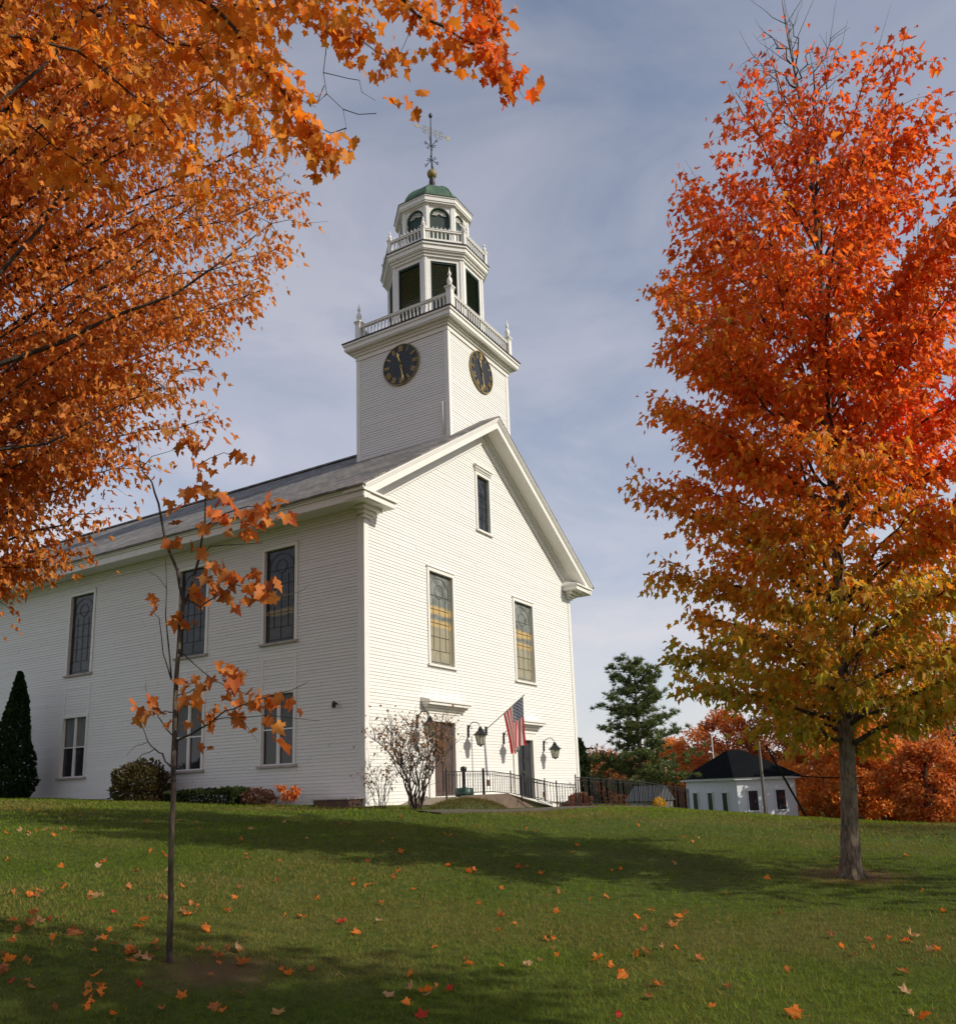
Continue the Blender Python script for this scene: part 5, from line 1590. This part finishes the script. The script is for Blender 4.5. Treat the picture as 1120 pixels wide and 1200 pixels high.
def massed(name, label, c, rx, ry, H, n, size, stops, tmpl, cat='shrub', shape='round', mat=None, group=None, up=0.3, core=True):
    """dense clipped or cone-shaped plant: leaf clumps over and inside an uneven body"""
    o = empty(name, c, label, cat, group); c = np.array(c, float)
    sd_ = random.randint(0, 9999); rg = np.random.default_rng(sd_)
    u = rg.random(n); a = rg.uniform(0, 2*math.pi, n)
    if shape == 'cone':
        z = 1-np.sqrt(1-rg.random(n)*.995) if False else rg.random(n)**1.25
        prof = np.where(z < .12, .72+z*2.2, (1-z)**.72*1.10)
        rr = prof*(1-.35*rg.random(n)**2)*(1+.13*np.sin(a*3+z*9+sd_)+.08*np.sin(a*7-z*17))
        P = np.stack([c[0]+rx*rr*np.cos(a), c[1]+ry*rr*np.sin(a), c[2]+H*z], 1)
        A = np.stack([np.cos(a)*.35, np.sin(a)*.35, np.full(n, 1.0)], 1)
    elif shape == 'box':
        x = rg.uniform(-1, 1, n); y = rg.uniform(-1, 1, n); z = rg.random(n)
        f = rg.integers(0, 3, n); x = np.where(f == 0, np.sign(x)*(1-.15*rg.random(n)), x); y = np.where(f == 1, np.sign(y)*(1-.2*rg.random(n)), y); z = np.where(f == 2, 1-.2*rg.random(n), z)
        P = np.stack([c[0]+rx*x, c[1]+ry*y, c[2]+H*z*(1+.10*np.sin(y*ry*5)+.06*np.sin(y*ry*13))], 1)
        A = np.stack([x*.5, y*.3, .6+0*z], 1)+rg.normal(0, .3, (n, 3))
    else:
        ph = np.arccos(1-1.12*rg.random(n)); rr = (1-.30*rg.random(n)**1.5)*(1+.10*np.sin(a*4+sd_)+.08*np.sin(ph*7+a*3))
        P = np.stack([c[0]+rx*rr*np.sin(ph)*np.cos(a), c[1]+ry*rr*np.sin(ph)*np.sin(a), c[2]+H*(.35+.65*rr*np.cos(ph))*1.0], 1)
        lowm = rg.random(n) < .35
        P[lowm, 2] = c[2]+H*.38*rg.random(lowm.sum())
        A = (P-c)/np.array([rx, ry, H])+np.array([0, 0, up])
    A = A+rg.normal(0, .28, (n, 3)); N = rg.normal(0, .6, (n, 3))+(P-c)*np.array([1, 1, .2])
    C = palette(P, stops, rg.uniform(0, len(stops)-1.01, n), sd_)
    leafmesh('foliage', P, size*rg.uniform(.6, 1.3, n), A, N, C, tmpl, o, mat or M['needle'])
    mb = MB()
    for k in range(9):
        a_ = k*.7; mb.tube([c-Z3*.05, c+np.array([rx*.25*math.cos(a_), ry*.25*math.sin(a_), H*.35]), c+np.array([rx*.5*math.cos(a_), ry*.5*math.sin(a_), H*(.6 if shape != 'cone' else .4)])], [.03*min(1, H), .02*min(1, H), .004], 5)
    if shape == 'cone': mb.tube([c-Z3*.05, c+Z3*H*.9], [.08, .01], 6)
    mb.build('stems', M['twig'], o)
    return o
GD = [(0.012, 0.026, 0.012), (0.022, 0.045, 0.016), (0.035, 0.062, 0.02)]
def at_side(x, y, off):   # ground spot beside the side wall under a pixel column
    p = on_x(x, y, off); return (off, float(p[1]), gz(off, p[1]))
c = at_side(12, 940, -1.3)
massed('arborvitae', 'dark green cone shaped arborvitae against the church side at the left edge', c, .66, .66, 4.05, 9000, .10, GD, T_DIA, 'evergreen shrub', 'cone', group='arborvitae by the side wall')
c2 = (c[0]-.1, c[1]+2.1, gz(c[0], c[1]+2.1))
massed('arborvitae', 'second arborvitae, cut off by the left edge of the photo', c2, .75, .75, 3.6, 5000, .11, GD, T_DIA, 'evergreen shrub', 'cone', group='arborvitae by the side wall')
c = at_side(164, 940, -1.0)
massed('round_shrub', 'round olive brown shrub below the side windows', c, .62, .95, 1.12, 4200, .085, [(0.06, 0.055, 0.022), (0.10, 0.09, 0.035), (0.13, 0.085, 0.04)], T_DIA)
ca, cb_ = at_side(206, 940, -.8), at_side(287, 940, -.8)
massed('low_hedge', 'low clipped green hedge at the foot of the side wall', ((-.85), (ca[1]+cb_[1])/2, (ca[2]+cb_[2])/2-.05), .35, abs(ca[1]-cb_[1])/2, .40, 5200, .06, [(0.02, 0.035, 0.012), (0.05, 0.065, 0.02)], T_DIA, 'hedge', 'box')
c = at_side(302, 940, -.8)
massed('low_shrub', 'low reddish brown shrub at the end of the hedge', c, .35, .55, .40, 1500, .06, [(0.10, 0.05, 0.035), (0.16, 0.085, 0.06)], T_DIA)
c = at_side(340, 938, -1.1)
stem_bush('young_shrub', 'tiny shrub with bright orange leaves near the church corner', c, 7, .62, .42, 5, [(0.55, 0.15, 0.04), (0.66, 0.24, 0.06)], .10, T_MAPLE, leaf_lo=.45, sub=2, stem_r=.008, mat=M['leaf'])
# flower mound, dry grasses
fp = on_y(654, 943, -2.0)
massed('flower_mound', 'low mound of faded pink flowers in front of the right door steps', (8.75, -1.95, gz(8.75, -1.95)), .75, .3, .40, 1600, .07, [(0.30, 0.10, 0.08), (0.42, 0.22, 0.16), (0.20, 0.09, 0.05)], T_DIA, 'flowers')
for (x, lab) in ((772, 'small bright yellow shrub at the right end of the iron fence'),):
    p = at_fwd(x, 940, 33); massed('yellow_shrub', lab, (p[0], p[1], gz(p[0], p[1])), .24, .24, .36, 420, .07, [(0.45, 0.30, 0.04), (0.58, 0.42, 0.06)], T_DIA, mat=M['leaf'])

# ================================================================ far buildings
def yard(px_, D):  # spot on the ground under a pixel column at a forward depth
    p = at_fwd(px_, 915, D); return np.array([p[0], p[1], gz(p[0], p[1])])
D_B = 58.0
L0, C0_, R0_ = at_fwd(803, 915, D_B+7.5), at_fwd(862, 911, D_B), at_fwd(931, 912.5, D_B+6)
eye_z = PZ
c0 = np.array([C0_[0], C0_[1]]); a_ = unit(np.array([L0[0], L0[1]])-c0)
b_ = np.array([a_[1], -a_[0]])
if b_ @ (R0_[:2]-c0) < 0: b_ = -b_
LA = np.linalg.norm(L0[:2]-c0); LB = 1.0
def px_of(p):
    d = np.array(p)-EYE
    return CX+FOC*(d @ RT)/(d @ FW)
while px_of((*(c0+b_*LB), PZ)) < 930 and LB < 20: LB += .05
gzb = min(gz(*(c0)), gz(*(c0+a_*LA)), gz(*(c0+b_*LB)))
hs = empty('outbuilding', (*c0, gzb), 'small white building with a black hip roof behind the lawn crest', 'building')
EZ = eye_z+.02; BZ = gzb-.3
A3, B3_ = np.array([*a_, 0]), np.array([*b_, 0]); C3 = np.array([*c0, 0])
def hbox(mb, s0, s1, t0, t1, z0, z1):
    c = C3+A3*(s0+s1)/2+B3_*(t0+t1)/2+Z3*(z0+z1)/2
    mb.obox(c, A3, B3_, Z3, (s1-s0)/2, (t1-t0)/2, (z1-z0)/2)
mb = MB(); hbox(mb, 0, LA, 0, LB, BZ, EZ); mb.build('wall', M['whitewash'], hs)
mb = MB(); hbox(mb, -.3, LA+.3, -.3, LB+.3, EZ, EZ+.16); mb.build('eave_board', M['whitewash'], hs)
mb = MB(); o_ = .4
E_ = [C3-A3*o_-B3_*o_+Z3*(EZ+.165), C3+A3*(LA+o_)-B3_*o_+Z3*(EZ+.165), C3+A3*(LA+o_)+B3_*(LB+o_)+Z3*(EZ+.165), C3-A3*o_+B3_*(LB+o_)+Z3*(EZ+.165)]
rz_ = EZ+2.15
Rg = [C3+A3*(LA*.5)+B3_*(LB*.36)+Z3*rz_, C3+A3*(LA*.5)+B3_*(LB*.64)+Z3*rz_]
mb.add(E_+Rg, [(0, 1, 4), (1, 2, 5, 4), (2, 3, 5), (3, 0, 4, 5), (3, 2, 1, 0)])
mb.build('roof', M['blackroof'], hs)
def hwin(face, s, z0, z1, w=.70):
    mb = MB()
    if face == 'a': hbox(mb, s-w/2, s+w/2, -.05, -.005, z0, z1)
    else: hbox(mb, -.05, -.005, s-w/2, s+w/2, z0, z1)
    wn_ = mb.build('window', M['glass'], hs)
    mb = MB()
    for q0, q1, p0, p1 in ((s-w/2-.08, s-w/2, z0, z1), (s+w/2, s+w/2+.08, z0, z1), (s-w/2-.1, s+w/2+.1, z1, z1+.1), (s-w/2-.1, s+w/2+.1, z0-.09, z0)):
        if face == 'a': hbox(mb, q0, q1, -.08, -.006, p0, p1)
        else: hbox(mb, -.08, -.006, q0, q1, p0, p1)
    mb.build('frame', M['whitewash'], wn_)
for k in (.22, .50, .80): hwin('a', LA*k, EZ-2.2, EZ-.85)
for k in (.25, .72): hwin('b', LB*k, EZ-2.05, EZ-.75)

sp = yard(760, 50)
sh_ = empty('shed', sp, 'small grey gabled shed beyond the iron fence', 'shed')
e1 = np.array([*unit(RT[:2]), 0]); e2 = np.array([-e1[1], e1[0], 0]); c3 = np.array([sp[0], sp[1], 0])
tz = PZ+.02; zb_ = sp[2]-.3
ang = .75; ea = e1*math.cos(ang)+e2*math.sin(ang); eb = -e1*math.sin(ang)+e2*math.cos(ang)
mb = MB(); mb.obox(c3+Z3*((zb_+tz-.95)/2), ea, eb, Z3, .80, 1.0, (tz-.95-zb_)/2); mb.build('wall', M['steel'], sh_)
mb = MB()
G = [c3-ea*.95-eb*1.1+Z3*(tz-1.0), c3+ea*.95-eb*1.1+Z3*(tz-1.0), c3-eb*1.1+Z3*(tz-.15)]
mb.prism(G, eb*2.2); mb.build('roof', M['greyroof'], sh_)

# poles and wires
def pole(name, px_, ytop, D, r, mat, label, cat='pole', arms=False):
    b = yard(px_, D); t = at_fwd(px_, ytop, D)
    o = empty(name, b, label, cat)
    mb = MB(); mb.tube([b-Z3*.3, np.array([b[0], b[1], t[2]])], [r, r*.7], 8); mb.build('pole', mat, o)
    if arms:
        mb = MB(); c = np.array([b[0], b[1], t[2]-.5]); mb.bar(c-e1*.9, c+e1*.9, .10, .12); mb.build('crossarm', mat, o)
        ib = MB()
        for k in (-.75, -.3, .3, .75): ib.lathe(tuple(c+e1*k+Z3*.06), [(.03, 0), (.05, .06), (.02, .12)], 6)
        ib.build('insulators', M['steel'], o)
    else:
        mb = MB(); mb.lathe((b[0], b[1], t[2]), [(r*.9, 0), (r*1.1, .05), (.01, .14)], 8); mb.build('cap', mat, o)
    return np.array([b[0], b[1], t[2]])
ut = pole('utility_pole', 893, 868, 55, .12, M['polewood'], 'pale grey utility pole in front of the white outbuilding', 'utility pole')
pole('flagpole', 838, 862, 78, .07, M['whitewash'], 'thin white pole rising behind the black roof')
ut2 = pole('utility_pole', 684, 870, 70, .14, M['wire'], 'dark far utility pole just right of the church', 'utility pole', True)
def wire(name, p, q, sag, label, r=.02):
    pts = [p+(q-p)*t-Z3*sag*4*t*(1-t) for t in np.linspace(0, 1, 16)]
    mb = MB(); mb.tube(pts, r, 5); tag(mb.build(name, M['wire'], origin=p), label, 'wire')
wire('overhead_wire', at_fwd(893, 904, 55), at_fwd(1010, 911, 48), .15, 'black overhead wire running right from the pale utility pole', .035)
g1 = yard(941, 54)
wire('guy_wire', at_fwd(897, 874, 55), g1, .0, 'thick dark guy wire slanting down to the right of the white outbuilding', .07)
wire('overhead_wire', ut2-Z3*.4, at_fwd(715, 868, 60), .3, 'thin wire from the far utility pole toward the pine', .012)

# ================================================================ far trees
def far_tree(name, label, base, H, R_, z0, n, size, stops, seed, tmpl=T_DIA, group='autumn trees beyond the lawn', cat='tree', clumps=26, trunk_r=.2, mat=None):
    rg = np.random.default_rng(seed); rnd = random.Random(seed)
    o = empty(name, base, label, cat, group); b = np.array(base, float)
    mb = MB(); mb.tube([b-Z3*.3, b+Z3*.3, b+Z3*H*.5, b+Z3*H*.92], [trunk_r*1.3, trunk_r, trunk_r*.6, .02], 8); mb.build('trunk', M['bark'], o)
    br = MB(); cs = []
    for k in range(clumps):
        a = k*2.4+rnd.uniform(-.3, .3); t = (k+.5)/clumps
        z = z0+(H-z0)*t
        env = math.sin(math.pi*min(1, max(0.06, t*.86+.12)))**.65
        r = R_*env*rnd.uniform(.45, 1.0)
        c = b+np.array([math.cos(a)*r, math.sin(a)*r, z]); cs.append(c)
        s0 = b+Z3*max(.6, z-r*.7)
        br.tube(bez(s0, (s0+c)/2+Z3*.1*r, c, 5, .04*r), [.06*trunk_r/.2, .045*trunk_r/.2, .03*trunk_r/.2, .02*trunk_r/.2, .008], 4)
    br.build('branches', M['twig'], o)
    cs = np.array(cs); idx = rg.integers(0, len(cs), n)
    cr = R_*rg.uniform(.14, .34, len(cs))
    v = rg.normal(0, 1, (n, 3)); v /= np.linalg.norm(v, axis=1, keepdims=True)
    P = cs[idx]+v*(cr[idx]*rg.random(n)**.45)[:, None]*np.array([1, 1, .72])
    P[:, 2] = np.maximum(P[:, 2], b[2]+.1)
    A = v*.6+rg.normal(0, .5, (n, 3))+np.array([0, 0, -.5]); N = v+np.array([0, 0, .6])+rg.normal(0, .4, (n, 3))
    w = np.clip(rg.uniform(0, 1, n)*.6+.4*(rg.random(len(cs))[idx]), 0, .999)*(len(stops)-1)
    C = palette(P, stops, w, seed)
    leafmesh('crown', P, size*rg.uniform(.6, 1.3, n), A, N, C, tmpl, o, mat or M['leaf'])
OR_ = [(0.34, 0.13, 0.03), (0.58, 0.22, 0.04), (0.68, 0.32, 0.06)]
RD_ = [(0.34, 0.10, 0.03), (0.54, 0.18, 0.045), (0.60, 0.26, 0.06)]
RU_ = [(0.20, 0.08, 0.035), (0.30, 0.13, 0.05), (0.36, 0.20, 0.08)]
GY_ = [(0.16, 0.15, 0.03), (0.34, 0.26, 0.04), (0.55, 0.33, 0.04)]
FT = [
    # px, depth, top y, radius m, z0, n, stops, label
    (1030, 60, 858, 3.2, .3, 7500, OR_, 'orange bushy tree just right of the big maple trunk'),
    (1085, 52, 872, 2.8, .2, 6500, RD_, 'bright red bushy tree at the right edge above the lawn crest'),
    (965, 66, 860, 3.4, .3, 6500, OR_, 'dull orange tree between the outbuilding and the big maple trunk'),
    (1120, 60, 735, 5.6, .8, 8500, OR_, 'tall orange tree cut off by the right edge'),
    (1060, 78, 735, 6.4, 1.5, 8000, GY_, 'tall yellow green tree behind the orange bushes'),
    (985, 84, 765, 6.0, 1.5, 7000, OR_, 'tall rust orange tree behind the big maple trunk'),
    (925, 90, 800, 5.2, 1.0, 6500, RU_, 'rust brown tree behind the right end of the black roof'),
    (855, 92, 836, 5.2, .8, 7500, RD_, 'red orange tree behind the black roof'),
    (792, 96, 868, 4.2, .5, 5000, OR_, 'low orange tree between the pine and the black roof'),
    (745, 88, 892, 4.0, .3, 4500, RU_, 'brown leafed tree low beside the pine'),
    (706, 84, 884, 4.2, .3, 5000, RU_, 'rounded russet tree between the church and the pine'),
    (664, 96, 886, 4.5, .3, 4000, RU_, 'russet tree mostly hidden behind the church corner'),
    (1180, 70, 800, 6.0, 1.0, 6000, RD_, 'red tree outside the right edge'),
]
for k, (px_, D, yt, R_, z0, n_, st, lab) in enumerate(FT):
    b = yard(px_, D); H = at_fwd(px_, yt, D)[2]-b[2]
    far_tree('maple_tree', lab, b, H, R_, z0, int(n_*1.9), .21 if D < 70 else .28, st, 100+k, T_DIA, clumps=46)
# tree on the sunny side of the outbuilding, which dapples its right wall
sw = C3[:2]+b_*LB*.62+np.array([sd[0], sd[1]])/math.hypot(sd[0], sd[1])*5.2
print('shading tree px', px_of((*sw, PZ)), 'depth', (sw-EYE[:2]) @ HF)
far_tree('maple_tree', 'orange tree standing close to the right wall of the outbuilding', (*sw, gz(*sw)), 7.0, 3.0, .5, 9500, .24, OR_, 333, T_DIA, clumps=34, trunk_r=.15)
# far dark conifer by the church corner
b = yard(681, 62); H = at_fwd(681, 868, 62)[2]-b[2]
massed('spruce_tree', 'small dark conifer showing at the right corner of the church', b, 1.0, 1.0, H, 3500, .28, GD, T_DIA, 'tree', 'cone')
# white pine
def pine():
    D = 56.0; b = yard(752, D); top = at_fwd(752, 776, D); H = top[2]-b[2]
    o = empty('pine_tree', b, 'tall dark green white pine between the church and the white outbuilding', 'tree')
    mb = MB(); br = MB(); Pn, An = [], []
    mb.tube([b-Z3*.3, b+Z3*H*.5, b+Z3*H*.97], [.24, .15, .03], 8); mb.build('trunk', M['bark'], o)
    rg = random.Random(5)
    env = [(0.0, 2.6), (.12, 3.2), (.22, 3.3), (.34, 3.0), (.42, 2.3), (.5, 2.6), (.6, 2.35), (.68, 2.5), (.76, 2.1), (.86, 2.2), (.94, 1.8), (1, .9)]
    nl = 78
    for k in range(nl):
        t = (k+.5)/nl; z = H*(.14+.86*t); a = k*2.4+rg.uniform(-.3, .3)
        L_ = interp(t, env)*rg.uniform(.55, 1.22)
        s0 = b+Z3*(z-L_*.16); d = np.array([math.cos(a), math.sin(a), 0])
        e0 = s0+d*L_+Z3*L_*rg.uniform(.05, .42)
        limb = bez(s0, s0*.5+e0*.5-Z3*.10*L_, e0, 7, .03)
        br.tube(limb, [.045*(1-.8*i/6) for i in range(7)], 4)
        for j in range(int(5+L_*5)):
            u = rg.uniform(.25, 1); i = min(int(u*6), 5); p = limb[i]+(limb[i+1]-limb[i])*(u*6-i)
            off = np.array([rg.gauss(0, .30)*L_*.4, rg.gauss(0, .30)*L_*.4, abs(rg.gauss(0, .20))]); c = p+off
            for q in range(38):
                v = unit(np.array([rg.gauss(0, .8), rg.gauss(0, .8), rg.gauss(.75, .6)])+d*.5)
                Pn.append(c+v*rg.uniform(0, .16)); An.append(v)
    br.build('branches', M['twig'], o)
    n = len(Pn); Pn = np.array(Pn); An = np.array(An)
    C = palette(Pn, [(0.065, 0.095, 0.038), (0.125, 0.170, 0.062), (0.190, 0.225, 0.078)], RNG.uniform(0, 2, n), 9)
    T, F = T_NEE; T = T*np.array([1.6, 1, 1])
    leafmesh('needles', Pn, RNG.uniform(.16, .30, n), An, RNG.normal(0, 1, (n, 3)), C, (T, F), o, M['needle'])
pine()
# low treeline closing the horizon to the far right and left
def treeline():
    P = []; rg = np.random.default_rng(3)
    for az_ in np.arange(60, 104, .45):
        D = 150+rg.uniform(-12, 25); x, y = PX+D*math.sin(rad(az_)), PY+D*math.cos(rad(az_)); z = gz(x, y); h = 7.5+2.5*math.sin(az_*1.3)+rg.uniform(-1, 1.5)
        n = 260; v = rg.normal(0, 1, (n, 3)); v /= np.linalg.norm(v, axis=1, keepdims=True)
        P.append(np.array([x, y, z+h*.45])+v*(rg.random((n, 1))**.35)*np.array([2.6, 2.6, h*.55]))
    P = np.vstack(P); n = len(P); P[:, 2] = np.maximum(P[:, 2], ground(P[:, 0], P[:, 1]))
    C = palette(P, [(0.05, 0.06, 0.03), (0.20, 0.12, 0.05), (0.30, 0.14, 0.05)], np.clip(1+.9*vnoise(P[:, 0]*.1, P[:, 1]*.1, 2)+rg.normal(0, .3, n), 0, 1.99), 3)
    o = bpy.data.objects.new('tmp', None); ORG['tmp'] = np.zeros(3)
    lm = leafmesh('distant_woodland', P, .8*rg.uniform(.6, 1.3, n), rg.normal(0, 1, (n, 3)), rg.normal(0, 1, (n, 3)), C, T_DIA, o, M['leaf'])
    lm.parent = None; bpy.data.objects.remove(o)
    tag(lm, 'far band of russet and green woodland on the horizon', 'woodland', kind='stuff')
treeline()

# ================================================================ fallen leaves
LC = {'bright orange': (0.74, 0.22, 0.035), 'pale tan': (0.52, 0.33, 0.18), 'red': (0.55, 0.05, 0.03), 'rusty brown': (0.33, 0.13, 0.05), 'dull orange': (0.50, 0.19, 0.06)}
GRP = 'fallen maple leaves on the lawn'
leaf_me = {}
for cn, colr in LC.items():
    for v in range(4):
        T, F = T_DET
        T = T.copy(); T[:, 1] -= .4
        cu = RNG.uniform(.8, 2.4); ph = RNG.uniform(0, 3)
        T[:, 2] = cu*(T[:, 0]**2)*.9+.45*cu*(T[:, 1]**2)+.10*np.sin(6*T[:, 0]+ph)+.07*np.sin(8*T[:, 1]+ph)+.04
        vs = T.tolist()
        k = len(vs)   # stalk
        vs += [(-.012, -.40, .08), (.012, -.40, .08), (.03, -.95, .22), (.055, -.95, .22)]
        me = bpy.data.meshes.new('fallen_leaf'); me.from_pydata(vs, [], [tuple(f) for f in F]+[(k, k+1, k+3, k+2)]); me.update()
        at = me.color_attributes.new('Col', 'FLOAT_COLOR', 'POINT')
        c4 = np.ones((len(vs), 4), np.float32); c4[:, :3] = np.clip(np.array(colr)*(1+RNG.normal(0, .10, (len(vs), 1))), 0, 1)
        at.data.foreach_set('color', c4.ravel()); me.materials.append(M['leaf'])
        leaf_me[(cn, v)] = me
FIX = [(55, 941), (63, 981), (86, 976), (36, 980), (71, 1017), (45, 1046), (71, 1039), (103, 1056), (14, 1106), (87, 1096, 1.5, 'rusty brown', 'large brown curled maple leaf lying left of the sapling'), (111, 1117), (102, 1158), (67, 1184), (182, 1109), (133, 1072), (150, 1042), (169, 1081), (212, 1170), (261, 1189), (247, 1147),
       (284, 1133, 1.4, 'dull orange', 'large dull orange leaf lying just right of the sapling foot'), (338, 1145), (325, 1192, 1.1, 'pale tan', 'pale tan leaf at the bottom edge right of the sapling'), (240, 1092, 1.3, 'bright orange', 'big bright orange leaf on the grass right of the sapling trunk'), (232, 1064), (279, 1042), (289, 1003), (325, 1035), (353, 1077), (334, 1075), (372, 1055), (414, 1039), (434, 1039),
       (401, 1084, 1.1, 'red', 'vivid red leaf on the grass below the church corner'), (443, 1083), (447, 1060), (417, 1096), (291, 1100), (396, 1146), (456, 1170, 1, 'pale tan', None), (482, 1162), (500, 1166, 1.4, 'bright orange', 'large upright orange leaf in the cluster at the bottom centre'), (494, 1193, 1, 'red', None), (512, 1162), (550, 1133), (467, 1023), (430, 1012), (585, 1092), (652, 1070), (692, 1056), (746, 1078), (756, 1092), (775, 1113), (792, 1114), (746, 1121),
       (697, 1122), (702, 1127, 1.3, 'bright orange', 'orange leaf heaped with others at lower centre right'), (715, 1134), (728, 1147), (852, 1161), (819, 1127), (921, 1140), (930, 1192, 1.3, 'bright orange', 'bright orange leaf at the bottom edge on the right'), (985, 1112), (1001, 1122), (1025, 1113), (1069, 1101, 1.2, 'pale tan', 'pale tan curled leaf standing near the right edge'), (975, 1100), (850, 1050), (915, 1072), (1081, 1046), (818, 983), (789, 1012)]
rl = random.Random(77)
spots = [(*f,) for f in FIX]
while len(spots) < 284:
    y = 948+ (1196-948)*rl.random()**1.15; x = rl.uniform(0, 1120)
    if rl.random() > (1.0 if x < 330 else .55 if x < 760 else .33): continue
    if x > 560 and y < 962: continue
    spots.append((x, y))
    if rl.random() < .28:       # leaves gather in little drifts
        for _ in range(rl.randint(1, 3)): spots.append((x+rl.gauss(0, 9), min(1196, y+rl.gauss(0, 3.5))))
names_ = list(LC)
used_labels = set()
for s in spots:
    x, y = s[0], s[1]; sz = (s[2] if len(s) > 2 else rl.uniform(.5, 1.15)); cn = s[3] if len(s) > 3 else rl.choices(names_, [5, 1.6, .45, 2.4, 4])[0]
    p = hit(x, y)
    if p[1] > -0.4 and p[0] > -.5: continue
    if p[1] > -3.3 and -1 < p[0] < 12: continue
    o = bpy.data.objects.new('fallen_leaf', leaf_me[(cn, rl.randrange(4))]); COL.objects.link(o)
    o.location = (p[0], p[1], gz(p[0], p[1])+.018); k = .084*sz; o.scale = (k, k, k)
    o.rotation_euler = (rl.gauss(0, .6), rl.gauss(0, .6), rl.uniform(0, 6.28))
    if len(s) > 4 and s[4]: lab = s[4]
    else:
        px3 = next(n3 for lim, n3 in ((70, 'at the left edge'), (185, 'left of the sapling'), (300, 'just right of the sapling'), (430, 'below the church side wall'), (560, 'below the church corner bush'), (690, 'below the church doors'), (820, 'below the iron fence'), (960, 'below the white outbuilding'), (1040, 'near the big maple trunk'), (2000, 'at the right edge')) if x < lim)
        py3 = 'high on the lawn' if y < 985 else 'on the upper lawn' if y < 1030 else 'on the middle lawn' if y < 1085 else 'on the near lawn' if y < 1145 else 'at the very bottom'
        lab = ('small ' if sz < .82 else 'broad ' if sz > 1.02 else '')+cn+' maple leaf '+py3+' '+px3
    tilt = max(abs(o.rotation_euler.x), abs(o.rotation_euler.y))
    if lab in used_labels:
        w_ = lab.split(' maple leaf ')
        for ad in ('lying flat' if tilt < .5 else 'tipped up',):
            if len(w_) == 2 and w_[0]+' maple leaf '+ad+' '+w_[1] not in used_labels:
                lab = w_[0]+' maple leaf '+ad+' '+w_[1]; break
            break
    used_labels.add(lab)
    tag(o, lab, 'leaf', GRP)
